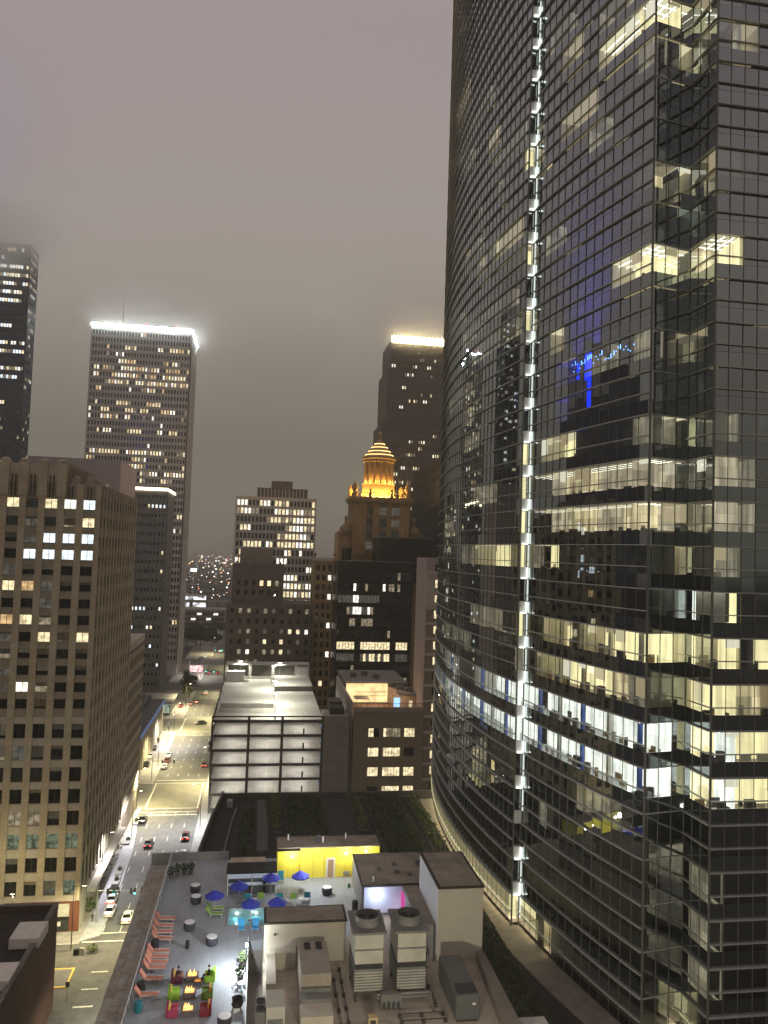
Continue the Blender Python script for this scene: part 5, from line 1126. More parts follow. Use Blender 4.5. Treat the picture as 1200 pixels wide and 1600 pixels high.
for (x, y, h_, pw_) in ((5.4, GY + 22, 7, 15000), (5.4, GY + 46, 8, 16000), (-6, rr_ - .6, 6.4, 9000), (8, rr_ - .6, 6.0, 7000), (5.4, GY + 5, 6.5, 10000)):
    MB().tube((x, y, rz0), (x, y, rz0 + h_), .12, .09, alu).build('lamp_post', ga); MB().box(x - .8, x + .8, y - .2, y + .2, rz0 + h_, rz0 + h_ + .12, alu).build('lamp_head', ga); MB().box(x - .75, x + .75, y - .17, y + .17, rz0 + h_ - .05, rz0 + h_ - .01, emis('garage roof lamp', (1, .97, .85), 30)).build('lamp_lens', ga)
    lamp('garage_roof_light', (x, y, rz0 + h_ - .4), pw_, (1, .96, .82), ga, .3, 'SPOT', (0, 0, 0), R(165), .5)

# ------------------------------------------------------------------ beige brick building with roof terrace
bz = 28.5
be = thing('beige_terrace_building', 'beige brick building with three window columns and glowing roof terrace', 'building', (37, 240, 0))
bw_ = mat('beige brick', (.235, .19, .135), .9, var=.12, scale=.5, bump=.05)
w = MB()
BX0, BX1 = 27.1, 47.0
wcols = [5.8, 11.0, 16.0]; wws = [3.0, 4.9, 3.0]; wrows = [5.5, 10.7, 16.1, 21.5]
# wall with openings of different widths
e = 0
for c, q in zip(wcols, wws): w.obox((BX0, GY - .3), (1, 0), (0, -1), e, c - q / 2, -.4, 0, 0, bz - 1.2, bw_); e = c + q / 2
w.obox((BX0, GY - .3), (1, 0), (0, -1), e, BX1 - BX0, -.4, 0, 0, bz - 1.2, bw_)
for c, q in zip(wcols, wws):
    e = 0
    for zc in wrows: w.obox((BX0, GY - .3), (1, 0), (0, -1), c - q / 2, c + q / 2, -.4, 0, e, zc - 1.25, bw_); e = zc + 1.25
    w.obox((BX0, GY - .3), (1, 0), (0, -1), c - q / 2, c + q / 2, -.4, 0, e, bz - 1.2, bw_)
w.box(BX0 + .01, BX1 - .01, GY + .12, 268, 0, 25.2, bw_); w.build('wall', be)
MB().box(BX0 - .1, BX1 + .05, GY - .45, GY + .5, bz - 1.2, bz, mat('tan coping', (.30, .255, .195), .85, var=.15)).build('parapet', be)
for ci, (c, q) in enumerate(zip(wcols, wws)):
    for ri, zc in enumerate(wrows):
        dark_ = (ci, ri) in ((2, 2), (0, 0)); npn = 4 if q < 4 else 6
        wo_ = MB().box(BX0 + c - q / 2, BX0 + c + q / 2, GY, GY + .1, zc - 1.25, zc + 1.25, frame).build('window', be)
        for j in range(npn):
            x0 = BX0 + c - q / 2 + q * j / npn + .05; x1 = x0 + q / npn - .1
            m = gdark if dark_ or (ci == 0 and ri == 3 and j > 1) else (LITW[2] if ci == 1 and ri == 3 and j else LITW[0])
            MB().box(x0, x1, GY - .04, GY, zc - 1.17, zc + 1.17, m).build('pane', wo_)
# terrace: floor, railing, glowing rear wall, canopy, upper roofs
tz = 25.3
terr = mat('terrace tile', (.36, .2, .13), .7, var=.15)
MB().box(BX0 + .3, BX1 - .2, GY + .5, 236, tz, tz + .1, terr).build('terrace_floor', be)
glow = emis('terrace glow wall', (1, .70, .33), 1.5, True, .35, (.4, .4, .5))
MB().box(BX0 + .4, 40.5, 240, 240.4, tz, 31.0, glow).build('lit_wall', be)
for z in (27.2, 28.4): MB().box(31, 40.2, 239.6, 240, z, z + .12, trim).build('shelf', be)
MB().prism([(40.5, 240), (40.5, 241), (46.8, 228), (43.0, 228)], tz, 30.2, mat('terrace wall', (.5, .38, .28), .8)).build('side_wall', be)
MB().box(42.8, 46.9, 227.4, 228, tz, 29.6, mat('terrace wall', (0, 0, 0))).build('front_wall', be); MB().box(45.0, 46.0, 227.3, 227.4, tz, 28.2, LITW[0]).build('lit_door', be); MB().box(40.6, 42.4, 228.6, 228.8, tz + .4, 28.8, emis('blue screen', (.35, .6, 1), 1.6, True)).build('blue_screen', be)
MB().box(42.0, 47.0, 226.6, 240, 29.6, 30.1, concd).build('upper_roof', be); MB().box(BX0 + .2, 47.0, 240.4, 266, 25, 31.2, concd).build('rear_block', be); MB().box(BX0 + .2, 42, 239.6, 241, 31.2, 31.6, conc).build('rear_parapet', be)
MB().box(29.2, 33.4, 229, 234.5, 28.2, 28.35, mat('awning', (.28, .25, .2), .7)).build('awning', be)
for x in (29.3, 33.3):
    for y in (229.1, 234.4): MB().box(x - .06, x + .06, y - .06, y + .06, tz, 28.2, concd).build('awning_post', be)
for i in range(13): MB().box(BX0 + .6 + i * 1.6, BX0 + .68 + i * 1.6, GY + .6, GY + .68, tz, 29.4, steel).build('railing_post', be)
MB().box(BX0 + .5, BX1 - .3, GY + .58, GY + .7, 29.4, 29.5, steel).build('handrail', be)
for x, y in ((36, 224), (39, 228), (34, 222.5)): MB().box(x - 1, x + 1, y - .45, y + .45, tz + .1, tz + .6, F('orange', 0)).box(x - 1, x + 1, y + .3, y + .5, tz + .6, tz + 1.0, F('orange', 0)).build('terrace_sofa', be)
lamp('terrace_light', (35, 231, 30), 900, (1, .66, .34), be, .4); lamp('terrace_light', (42.5, 224, 29.5), 240, (1, .66, .4), be, .4)
MB().box(BX0 - .6, BX0 - .1, GY + 2, 262, 0, 29.8, mat('white party wall', (.45, .42, .36), .85, var=.12)).build('party_wall', be)
for x, y in ((31, 252), (35, 255), (38, 249), (43.5, 235), (45.5, 232)):
    MB().box(x - 1, x + 1, y - .8, y + .8, 31.2 if y > 241 else 30.1, 32.6 if y > 241 else 31.2, concd).build('roof_unit', be)

# ------------------------------------------------------------------ portico building beyond the second crossing
po = thing('portico_building', 'low building with tall white columns and blue lit canopy along the avenue', 'building', (-45, 285, 0))
MB().box(-60, -39.5, 247, 306, 0, 15, mat('grey podium', (.13, .125, .115), .85, var=.15)).build('wall', po); MB().box(-60, -34.6, 246.5, 306.5, 12.2, 13.4, mat('canopy slab', (.10, .1, .1), .7)).build('canopy', po)
MB().box(-34.6, -34.4, 247, 306, 12.2, 13.5, emis('blue canopy light', (.35, .45, .8), .28)).build('canopy_light', po)
for i in range(13): MB().lathe((-35.3, 249 + i * 4.7, .14), [(.4, 0), (.34, 12)], mat('pale column', (.5, .46, .36), .8), 10).build('column', po)
MB().box(-39.4, -39.2, 248, 305, .3, 5, emis('shop glow', (1, .85, .55), .5, True, .7, (.5, .5, .5))).build('lit_shopfront', po)
MB().box(-56, -41, 260, 300, 15, 17, concd).build('roof_plant', po)
# far side buildings that close the view
fs = thing('glass_pavilion', 'small glowing glass pavilion beyond the portico building', 'pavilion', (-42, 350, 0)); MB().box(-50, -36, 340, 360, 0, 5.2, gdark).build('wall', fs); MB().box(-51, -35, 339, 361, 5.2, 5.7, conc).build('roof', fs); MB().box(-49, -36.2, 339.8, 339.95, 1, 5, emis('pavilion glow', (.85, 1, .8), .5, False, .8, (.7, .7, .7))).build('lit_front', fs)
lg = thing('low_parking_structure', 'low far parking structure with a few lit bays', 'parking garage', (-40, 690, 0))
MB().box(-68, -22, 690, 720, 0, 17, mat('far concrete', (.24, .215, .175), .85)).build('wall', lg)
for i in range(3): MB().box(-66, -26, 689.7, 690, 3 + i * 4.6, 5.6 + i * 4.6, gfr).build('opening', lg)
for x, z in ((-52, 13.4), (-38, 13.4), (-57, 8.8), (-44, 9), (-52, 4.4)): MB().box(x - 2, x + 2, 689.5, 689.7, z - .9, z + .9, LITW[1]).build('lit_bay', lg)
MB().box(-30, -24, 680, 690, 0, 15, mat('far pale wall', (.34, .30, .22), .85)).build('ramp_tower', lg)
ov = thing('elevated_highway', 'lit elevated highway crossing far behind the avenue', 'highway', (-30, 850, 0))
MB().box(-220, 120, 845, 862, 12, 14, concd).build('deck', ov); MB().box(-220, 120, 844.6, 845, 12.4, 15, mat('far pale wall', (0, 0, 0))).build('parapet', ov)
for i in range(12): MB().box(-215 + i * 28, -212 + i * 28, 850, 857, 0, 12, concd).build('pier', ov)
# ------------------------------------------------------------------ trees
def tree(x, y, z, h_, r_, lab, ms, seed, n=1400, size=.3, group=None):
    t = thing('street_tree', lab, 'tree', (x, y, z), group=group); rn = random.Random(seed)
    mb = MB(); mb.tube((x, y, z), (x + .1, y, z + h_ * .5), h_ * .022, h_ * .014, barkm, 7)
    for i in range(6):
        a = i * 1.05 + rn.random(); mb.tube((x + .1, y, z + h_ * (.38 + .03 * i)), (x + r_ * .7 * math.cos(a), y + r_ * .7 * math.sin(a), z + h_ * (.6 + .05 * i)), h_ * .009, h_ * .003, barkm, 5)
    mb.build('trunk', t); cm = MB()
    for i in range(9):
        a = rn.random() * 6.28; d = rn.random() ** .6 * r_ * .7; c = (x + d * math.cos(a), y + d * math.sin(a), z + h_ * (.5 + rn.random() * .38)); q = r_ * rn.uniform(.32, .5)
        leaves(cm, c, (q, q, q * .75), n // 9, size, ms, rn, .35)
    cm.build('crown', t, kind='stuff'); return t
DK = [leafm[0], leafm[0], leafm[1]]
tree(-31.8, 381, .14, 13, 4.6, 'leafy dark street tree left of the third crossing', DK, 1, 1800); tree(-31.6, 366, .14, 9, 3.4, 'smaller lit green street tree before the dark one', [leafm[1], leafm[2]], 2, 1500); tree(-33, 395, .14, 11, 4.2, 'farther dark street tree at the same kerb', DK, 3)
tree(-12.4, 262, .14, 8, 3.0, 'street tree leaning over the right kerb beside the garage', [leafm[1], leafm[2], leafm[0]], 4, 1300)
for i, (x, y, h_, r_, lab) in enumerate(((-49, 548, 17, 9, 'broad dark tree at the left of the far tree clump'), (-40, 552, 18, 10, 'tallest dark tree in the middle of the far clump'), (-31.8, 546, 15, 7, 'dark round tree at the right of the far clump'), (-44, 565, 17, 9, 'dark tree at the back of the far clump'), (-31, 640, 13, 7, 'distant dark tree beyond the clump on the left kerb'), (-10, 655, 14, 7, 'distant dark tree on the right kerb'))):
    tree(x, y, 0, h_, r_, lab, [leafm[0]], 20 + i, 5200, .9, 'dark trees at the end of the avenue')
# small planted bed with palms at the near corner of the stone block
q = AZ(137, 1428, .14); t = thing('corner_planter', 'planter with spiky pale green palm at the stone block corner', 'planter', (q.x, q.y, .14)); MB().lathe((q.x, q.y, .14), [(.9, 0), (1.1, .6)], conc, 12).build('pot', t)
mb = MB(); leaves(mb, (q.x, q.y, 2.0), (1.6, 1.6, 1.2), 320, .32, [mat('pale palm', (.16, .2, .09), .7), leafm[1]], rl, .2); mb.build('foliage', t, kind='stuff')
for i, (px, py, r_, lab) in enumerate(((157, 1358, 1.5, 'grey round cafe umbrella nearest the signal mast'), (169, 1337, 1.5, 'round cafe umbrella with a lit underside on the terrace'), (178, 1322, 1.4, 'third round cafe umbrella along the stone block'), (185, 1306, 1.3, 'farthest round cafe umbrella along the stone block'))):
    q = AZ(px, py, 2.6); t = thing('cafe_umbrella', lab, 'umbrella', (q.x, q.y, .14), group='round cafe umbrellas'); MB().tube((q.x, q.y, .14), (q.x, q.y, 2.7), .04, .04, alu).build('pole', t); MB().lathe((q.x, q.y, 2.5), [(r_, 0), (r_ * .95, .08), (r_ * .4, .5), (.06, .65)], mat('grey brown canvas', (.15, .135, .12), .8), 12).build('canopy', t); MB().lathe((q.x, q.y, .14), [(.4, 0), (.4, .1)], concd, 10).build('base', t)
    MB().lathe((q.x + .9, q.y - .6, .14), [(.3, 0), (.05, .05), (.05, .7), (.45, .72), (.45, .76)], steel, 10).build('table', t)
for i, (px, py) in enumerate(((187, 1362), (182, 1378), (200, 1315), (213, 1285))):
    q = AZ(px, py, .14); t = thing('kerb_planter', '%s kerb planter with a dark shrub counting from the signal mast' % ('second', 'first', 'third', 'fourth')[i], 'planter', (q.x, q.y, .14)); MB().box(q.x - .7, q.x + .7, q.y - 2.2, q.y + 2.2, .145, .55, conc).build('trough', t); mb = MB(); leaves(mb, (q.x, q.y, .8), (.5, .7, .45), 90, .2, DK, rl, .1); mb.build('foliage', t, kind='stuff')

# ------------------------------------------------------------------ cars
tailm = emis('tail light', (1, .05, .03), 7, True); headm = emis('head light', (1, .95, .8), 14, True); offl = mat('lamp glass off', (.25, .05, .04), .2); hoff = mat('headlamp off', (.5, .5, .5), .2); carglass = glassm('car glass', trans=False, ior=1.6, body=(.008, .009, .01)); tyrem = mat('tyre', (.018, .018, .018), .85); rimm = mat('rim', (.35, .35, .36), .35, .8)
def mk_car(paint_m, tail=False, head=False, suv=False):
    p = proto('car_proto'); hh = 1.72 if suv else 1.45; L = 2.35
    prof = [(-L, .35, .78), (-L + .08, .28, .95), (-1.6, .22, 1.0 if not suv else 1.05), (-.9, .2, 1.02), (.9, .2, .98), (1.5, .22, .92), (2.15, .26, .80), (L, .35, .62)]
    hw = [.74, .84, .9, .91, .91, .89, .84, .70]
    mb = MB(); sec = []
    for (y, z0, z1), w in zip(prof, hw): sec.append([(-w * .92, y, z0), (-w, y, z0 + .18), (-w * .99, y, (z0 + z1) / 2 + .1), (-w * .88, y, z1), (w * .88, y, z1), (w * .99, y, (z0 + z1) / 2 + .1), (w, y, z0 + .18), (w * .92, y, z0)])
    for a, b in zip(sec, sec[1:]):
        for i in range(8): j = (i + 1) % 8; mb.poly([a[i], a[j], b[j], b[i]], paint_m)
    mb.poly(sec[0], paint_m); mb.poly(sec[-1][::-1], paint_m); mb.build('body', p, smooth=False)
    ys = [(-1.75 if suv else -1.45), -1.15 if suv else -.85, .25, 1.05]; 
    b0 = [(-.80, ys[0], 1.0), (.80, ys[0], 1.0), (.80, ys[3], .97), (-.80, ys[3], .97)]; t0 = [(-.62, ys[1], hh - .04), (.62, ys[1], hh - .04), (.62, ys[2], hh - .03), (-.62, ys[2], hh - .03)]
    mb = MB()
    for i in range(4): j = (i + 1) % 4; mb.poly([b0[i], b0[j], t0[j], t0[i]], carglass)
    mb.build('windows', p); mb = MB(); mb.prism([(-.64, ys[1] - .05), (.64, ys[1] - .05), (.64, ys[2] + .05), (-.64, ys[2] + .05)], hh - .05, hh + .02, paint_m); mb.build('roof', p, bevel=.03)
    for s in (-1, 1):
        for (ya, yb) in ((0, 1), (3, 2)): MB().tube(b0[0][:0] + (.80 * s, ys[ya], 1.0), (.62 * s, ys[yb], hh - .03), .05, .04, paint_m, 5).build('pillar', p)
        for y in (-1.42, 1.45):
            w = MB(); w.tube((s * .66, y, .33), (s * .93, y, .33), .33, .33, tyrem, 14); o = w.build('wheel', p); MB().tube((s * .925, y, .33), (s * .94, y, .33), .2, .18, rimm, 10).build('rim', o)
        MB().box(s * .62 - .17, s * .62 + .17, -L - .03, -L + .06, .66, .84, tailm if tail else offl).build('tail_light', p); MB().box(s * .58 - .17, s * .58 + .17, L - .1, L + .02, .5, .62, headm if head else hoff).build('headlight', p)
        MB().box(s * .95 - .06, s * .95 + .06, .72, .86, .98, 1.1, paint_m).build('mirror', p)
    return p
cpm = {k: mat(k + ' car paint', c, .28, .0, var=.03, spec=.6) for k, c in (('white', (.75, .75, .72)), ('black', (.015, .015, .017)), ('silver', (.42, .43, .44)), ('maroon', (.10, .02, .02)), ('grey', (.10, .105, .11)))}
CARS = [('white', 172, 1427, 0, 0, 0, 0, 'white sedan waiting in the left lane under the signals'), ('white', 199, 1437, 0, 0, 0, 0, 'white sedan on the right of the two waiting cars'), ('white', 175, 1409, 0, 1, 0, 0, 'pale car partly hidden behind the green signal glow'), ('black', 177, 1399, 0, 0, 0, 1, 'dark van ahead of the waiting pale car'),
        ('black', 232, 1321, 0, 1, 1, 0, 'black sedan with bright red tail lights driving away mid street'), ('maroon', 290, 1310, 0, 1, 1, 1, 'dark car with red tail lights at the right kerb'), ('silver', 286, 1338, 0, 0, 0, 0, 'silver car half hidden behind the deck parapet'), ('black', 223, 1284, 0, 0, 0, 1, 'black car standing at the left kerb before the second crossing'),
        ('white', 257, 1200, 0, 0, 0, 0, 'white sedan first of three parked cars beyond the second crossing'), ('maroon', 261, 1191, 0, 0, 0, 0, 'dark maroon car between two white parked cars'), ('white', 263.5, 1182, 0, 0, 0, 0, 'white sedan last of the three parked cars'), ('black', 314, 1131.5, 90, 0, 1, 0, 'black car turning across the third crossing'),
        ('black', 307.5, 1098, 0, 1, 1, 0, 'dark car braking behind the trees'), ('white', 321, 1084.5, 0, 1, 1, 0, 'pale car with red lights farther up the avenue'), ('black', 229, 1198, 0, 0, 0, 1, 'dark car nearest under the white columns'), ('grey', 241, 1171, 0, 0, 0, 0, 'grey car under the white columns'), ('black', 245, 1160, 0, 0, 0, 1, 'dark car farthest under the white columns'), ('white', 235, 1184, 0, 0, 0, 0, 'pale car second under the white columns'),
        ('maroon', 283, 1105, 0, 1, 1, 0, 'dark car with red lights beside the green tree'), ('grey', 297, 1101, 0, 1, 1, 0, 'grey car with red lights right of the green tree'), ('black', 327, 1053, 0, 1, 1, 0, 'left of two cars with paired red lights far up the avenue'), ('black', 341, 1053, 0, 1, 1, 0, 'right of two cars with paired red lights far up the avenue'), ('silver', 304, 1071, 90, 0, 1, 0, 'silver car crossing by the glowing pink shop sign'), ('white', 344, 1018, 180, 0, 1, 0, 'oncoming pale car far up the avenue'), ('white', 313, 1030, 90, 0, 1, 0, 'pale car before the far tree clump'), ('maroon', 319, 1197, 0, 1, 0, 0, 'dark red car with lit tail lights against the right kerb by the garage')]
cc = {}
for c, px, py, rz, tail, head, suv, lab in CARS:
    key = (c, tail, head, suv)
    if key not in cc: cc[key] = mk_car(cpm[c], tail, head, suv)
    q = AZ(px, py, .0); zz = .145 if q.x < KL - .2 else .012
    place(cc[key], (q.x, q.y, zz), R(rz), lab, 'car', 'cars on the avenue')
for p in cc.values(): drop(p)

# ------------------------------------------------------------------ traffic signals and street lamps
def mast(x, y, h_, arm, heads, lab, green=True):
    t = thing('traffic_signal', lab, 'traffic light', (x, y, .14)); gl_ = emis('green signal', (.05, 1, .72), 40, True)
    MB().tube((x, y, .14), (x, y, h_ + 1.4), .13, .09, alu, 8).build('pole', t); MB().tube((x, y, h_), (x + arm, y - .1, h_ - .2), .09, .05, alu, 8).build('arm', t); MB().lathe((x, y, .14), [(.28, 0), (.2, .3)], alu, 10).build('base', t)
    for d, lit in heads:
        o = MB().box(x + d - .2, x + d + .2, y - .35, y - .1, h_ - .75, h_ + .35, black).build('signal_head', t)
        for i in range(3):
            MB().lathe((x + d, y - .38, h_ + .08 - .34 * i), [(.15, -.02), (.17, .02), (.13, .05)], gl_ if lit and i == 2 else mat('dark lens', (.05, .03, .02), .3), 10).build('lens', o)
    return t
q = AZ(150, 1440, .14)
s1 = mast(q.x, q.y, 5.9, 8.6, ((1.9, 0), (3.0, 1), (6.2, 0), (6.9, 1), (8.2, 0)), 'traffic signal mast with green lights over the waiting cars'); lamp('signal_glow', (q.x + 3.0, q.y - 1.2, 5.2), 130, (.05, 1, .7), s1, .2)
for x, y, lab in ((-31.2, 424, 'green traffic signal mast at the fourth crossing'), (-31.2, 512, 'distant green traffic signal at the fifth crossing')): mast(x, y, 6, 9, ((4, 1), (8, 1)), lab)
mast(-30.6, 246.5, 6.0, 7.5, ((3, 0), (6.5, 0)), 'traffic signal mast at the second crossing by the left kerb')
LAMPC = (1, .88, .50)
def street_lamp(x, y, side, lab, power=7000, col=LAMPC, h_=11.0):
    t = thing('street_lamp', lab, 'street lamp', (x, y, .14), group='street lamps along the avenue'); MB().tube((x, y, .14), (x, y, h_), .1, .06, steel, 7).build('pole', t); MB().tube((x, y, h_), (x + side * 1.8, y, h_ + .35), .05, .04, steel, 6).build('arm', t); MB().box(x + side * 1.8 - .45, x + side * 1.8 + .35, y - .16, y + .16, h_ + .28, h_ + .42, steel).build('lamp_head', t)
    MB().box(x + side * 1.8 - .4, x + side * 1.8 + .3, y - .13, y + .13, h_ + .24, h_ + .27, emis('street lamp lens', (1, .88, .6), 25)).build('lamp_lens', t); lamp('street_light', (x + side * 1.8, y, h_ - .05), power * 5.0, col, t, .25, 'SPOT', (0, 0, 0), R(155), .8) if side else lamp('street_light', (x, y, h_ - .2), power * 2.6, col, t, .25)
WL = (1, .93, .80)
SL = [(-30.5, 146, 1, 2500, LAMPC, 'street lamp at the near left corner by the stone block'), (-13.0, 121, -1, 4200, (1, .95, .72), 'street lamp below the near end of the paver ledge'), (-12.9, 150, -1, 3800, LAMPC, 'street lamp below the pool deck ledge'), (-30.6, 172, 1, 1900, (.95, .93, 1), 'street lamp along the dining kerb'), (-28.9, 200, 1, 3200, (.97, .93, .95), 'street lamp before the second crossing'), (-12.9, 205, -1, 3600, (.92, .97, 1), 'whitish street lamp by the right kerb before the second crossing'),
      (-30.9, 220, 1, 7200, LAMPC, 'street lamp at the near side of the second crossing'), (-12.9, 242, -1, 7200, LAMPC, 'street lamp at the garage corner of the second crossing'), (-30.7, 262, 1, 5200, LAMPC, 'street lamp by the three parked cars'), (-30.7, 288, 1, 6400, WL, 'whitish street lamp along the white columns'), (-30.9, 309, 1, 8600, LAMPC, 'street lamp before the third crossing'), (-12.9, 333, -1, 8600, LAMPC, 'street lamp right of the third crossing'), (-30.7, 352, 1, 6500, LAMPC, 'street lamp before the leafy trees'), (-12.9, 385, -1, 5500, LAMPC, 'street lamp right of the leafy trees'), (-30.9, 440, 1, 3500, WL, 'street lamp beyond the fourth crossing'), (-13, 470, -1, 3500, LAMPC, 'distant street lamp on the right kerb'), (-30.9, 530, 1, 3500, LAMPC, 'farthest street lamp on the left kerb')]
for x, y, s, pw_, c, lab in SL: street_lamp(x, y, s, lab, pw_, c)
# near corner clutter
q = AZ(128, 1490, .14); t = thing('road_barrier', 'black barrier with an orange and green cone stand on the near corner', 'barrier', (q.x, q.y, .0)); MB().box(q.x - 1.4, q.x - .5, q.y - .3, q.y + .3, .004, 1.0, black).build('barrier_panel', t); MB().box(q.x - .4, q.x + .3, q.y - .2, q.y + .2, .004, 1.1, alu).build('cabinet', t); mb = MB(); leaves(mb, (q.x + 1.6, q.y + .8, .7), (1.1, 1.0, .6), 140, .2, [leafm[2], leafm[1]], rl, .1); mb.build('shrub', t, kind='stuff')
q = AZ(104, 1565, .0); t = thing('sign_post', 'thin dark sign post on the near crossing', 'sign', (q.x, q.y, 0)); MB().tube((q.x, q.y, 0), (q.x, q.y, 3), .05, .05, steel).build('pole', t); MB().box(q.x - .3, q.x + .3, q.y - .04, q.y + .04, 2.2, 3.0, steel).build('plate', t)
q = AZ(308, 1052, 0); t = thing('glowing_shop_sign', 'big glowing pink white shop sign at street level up the avenue', 'sign', (q.x - 1, q.y + 1, 0)); MB().box(q.x - 4, q.x + 3, q.y, q.y + .5, .6, 4.4, emis('pink white glow', (1, .62, .62), 1.6, True, .6, (.8, .8, .8))).build('panel', t); MB().box(q.x - 4.6, q.x - 4.2, q.y, q.y + .4, 0, 7, white).build('post', t)
q = AZ(264, 1086, 0)
# ------------------------------------------------------------------ people
skin = mat('skin', (.45, .28, .2), .6, var=.05); hairm = mat('dark hair', (.03, .022, .016), .8)
def person(loc, rz, lab, sit, top, legs_m, arm=.3, name='person'):
    """one continuous skinned body; faces +Y when rz = 0"""
    if sit: J = {'pel': (0, 0, .56), 'wai': (0, .02, .74), 'che': (0, -.03, .98), 'nec': (0, -.02, 1.18), 'hea': (0, .02, 1.30), 'crn': (0, .02, 1.42)}
    else: J = {'pel': (0, 0, .95), 'wai': (0, .0, 1.12), 'che': (0, -.01, 1.32), 'nec': (0, 0, 1.5), 'hea': (0, .02, 1.61), 'crn': (0, .02, 1.73)}
    for s, k in ((-1, 'l'), (1, 'r')):
        b = J['che']; J['sh' + k] = (s * .19, b[1], b[2] + .08); J['el' + k] = (s * .25, b[1] + .12, b[2] - .20); J['wr' + k] = (s * .17, b[1] + .36 if sit else b[1] + .12, b[2] - .26 if sit else b[2] - .45); J['ha' + k] = (s * .15, J['wr' + k][1] + .09, J['wr' + k][2] - .03)
        if sit: J['hi' + k] = (s * .1, .04, .54); J['kn' + k] = (s * .14, .48, .55); J['an' + k] = (s * .13, .56 + (.1 if s > 0 else 0), .09); J['to' + k] = (s * .14, .74 + (.1 if s > 0 else 0), .05)
        else: J['hi' + k] = (s * .1, 0, .9); J['kn' + k] = (s * .11, .05 * s + .03, .5); J['an' + k] = (s * .11, .12 * s, .09); J['to' + k] = (s * .12, .12 * s + .19, .04)
    RAD = dict(pel=.15, wai=.125, che=.15, nec=.055, hea=.095, crn=.075, sh=.075, el=.048, wr=.034, ha=.04, hi=.098, kn=.062, an=.042, to=.038)
    E_ = [('pel', 'wai'), ('wai', 'che'), ('che', 'nec'), ('nec', 'hea'), ('hea', 'crn')]
    for k in 'lr': E_ += [('che', 'sh' + k), ('sh' + k, 'el' + k), ('el' + k, 'wr' + k), ('wr' + k, 'ha' + k), ('pel', 'hi' + k), ('hi' + k, 'kn' + k), ('kn' + k, 'an' + k), ('an' + k, 'to' + k)]
    names = list(J); me = bpy.data.meshes.new('body'); me.from_pydata([J[n] for n in names], [(names.index(a), names.index(b)) for a, b in E_], [])
    o = bpy.data.objects.new('body_tmp', me); COL.objects.link(o); sk = o.modifiers.new('s', 'SKIN'); sv = me.skin_vertices[0].data
    for i, n in enumerate(names):
        r_ = RAD.get(n, RAD.get(n[:2], .05)); sv[i].radius = (r_, r_)
    sv[names.index('pel')].use_root = True
    sub = o.modifiers.new('u', 'SUBSURF'); sub.levels = 1; sub.render_levels = 1
    dg = bpy.context.evaluated_depsgraph_get(); m2 = bpy.data.meshes.new_from_object(o.evaluated_get(dg)); bpy.data.objects.remove(o)
    m2.materials.clear()
    for m in (top, legs_m, skin, black): m2.materials.append(m)
    V = {n: Vector(J[n]) for n in names}
    for f in m2.polygons:
        c = f.center; n = min(names, key=lambda k: (V[k] - c).length)
        f.material_index = 2 if n[:2] in ('he', 'cr', 'ne', 'ha', 'wr') else 3 if n[:2] in ('to', 'an') else 1 if n[:2] in ('hi', 'kn') or n == 'pel' else 0; f.use_smooth = True
    p = bpy.data.objects.new(name, None); COL.objects.link(p); p.location = loc; p.rotation_euler = (0, 0, rz); tag(p, lab, 'person')
    b = bpy.data.objects.new('body', m2); COL.objects.link(b); b.parent = p
    h = J['hea']; hm = MB().lathe((h[0], h[1] - .025, h[2] - .02), [(.098, 0), (.112, .08), (.098, .15), (.05, .19), (.01, .2)], hairm, 12).mesh('hair'); ho = bpy.data.objects.new('hair', hm); COL.objects.link(ho); ho.parent = p
    nm = MB().tube((0, h[1] + .09, h[2] + .0), (0, h[1] + .115, h[2] - .01), .014, .01, skin, 5).mesh('nose'); no = bpy.data.objects.new('nose', nm); COL.objects.link(no); no.parent = p
    return p
q = DP(285, 822); person((q.x + .02, q.y, DZ + .0), R(-90), 'person in black top with bare legs sitting in the plum armchair', True, mat('black cloth', (.015, .015, .018), .9), skin)
q = DP(442, 815); person((q.x - .02, q.y, DZ + .0), R(90), 'person in black leaning back in the lime armchair', True, mat('black cloth', (0, 0, 0)), mat('dark trousers', (.02, .02, .03), .9))
for px, py, lab, c in ((312, 1262, 'person in pale clothes walking on the pavement at the garage corner', (.5, .5, .5)), (309, 1273, 'person in reddish clothes walking near the garage corner', (.4, .12, .08)), (192, 1300, 'person in red top standing by the dining terrace', (.35, .05, .04)), (144, 1440, 'person in dark clothes waiting beside the signal mast', (.05, .05, .06))):
    q = AZ(px, py, .15); person((q.x, q.y, .15), R(rnd.uniform(0, 360)), lab, False, mat('cloth %d' % px, c, .9), mat('dark trousers', (0, 0, 0)))

# ------------------------------------------------------------------ far city: lights, low blocks, tall mast lamp
fc = MB(); rf = random.Random(9); EM = [emis('far light warm', (1, .8, .5), 5), emis('far light white', (.95, .97, 1), 6), emis('far light amber', (1, .5, .2), 4), emis('far light green', (.1, 1, .75), 3), emis('far light red', (1, .15, .1), 3)]
for _ in range(430):
    y = 900 * math.exp(rf.random() * 1.9); x = rf.uniform(-.125, .03) * y + rf.gauss(0, 10); z = rf.uniform(3, 14); s = y * rf.choice((.00025, .0003, .0004, .0005, .0008)); m = EM[rf.choices(range(5), (4, 4, 2, .4, .6))[0]]
    fc.box(x - s, x + s, y, y + s, z - s * .7, z + s * .7, m)
tag(fc.build('distant_city_lights'), kind='stuff')
fbm2 = MB(); fm = mat('far city blocks', (.05, .05, .045), .9, var=.4, scale=.02)
for _ in range(700):
    y = 900 * math.exp(rf.random() * 2.0); x = rf.uniform(-.3, .3) * y; w = rf.uniform(8, 26); fbm2.box(x - w, x + w, y, y + w, 0, rf.uniform(4, 12), fm)
tag(fbm2.build('distant_low_blocks'), kind='stuff')
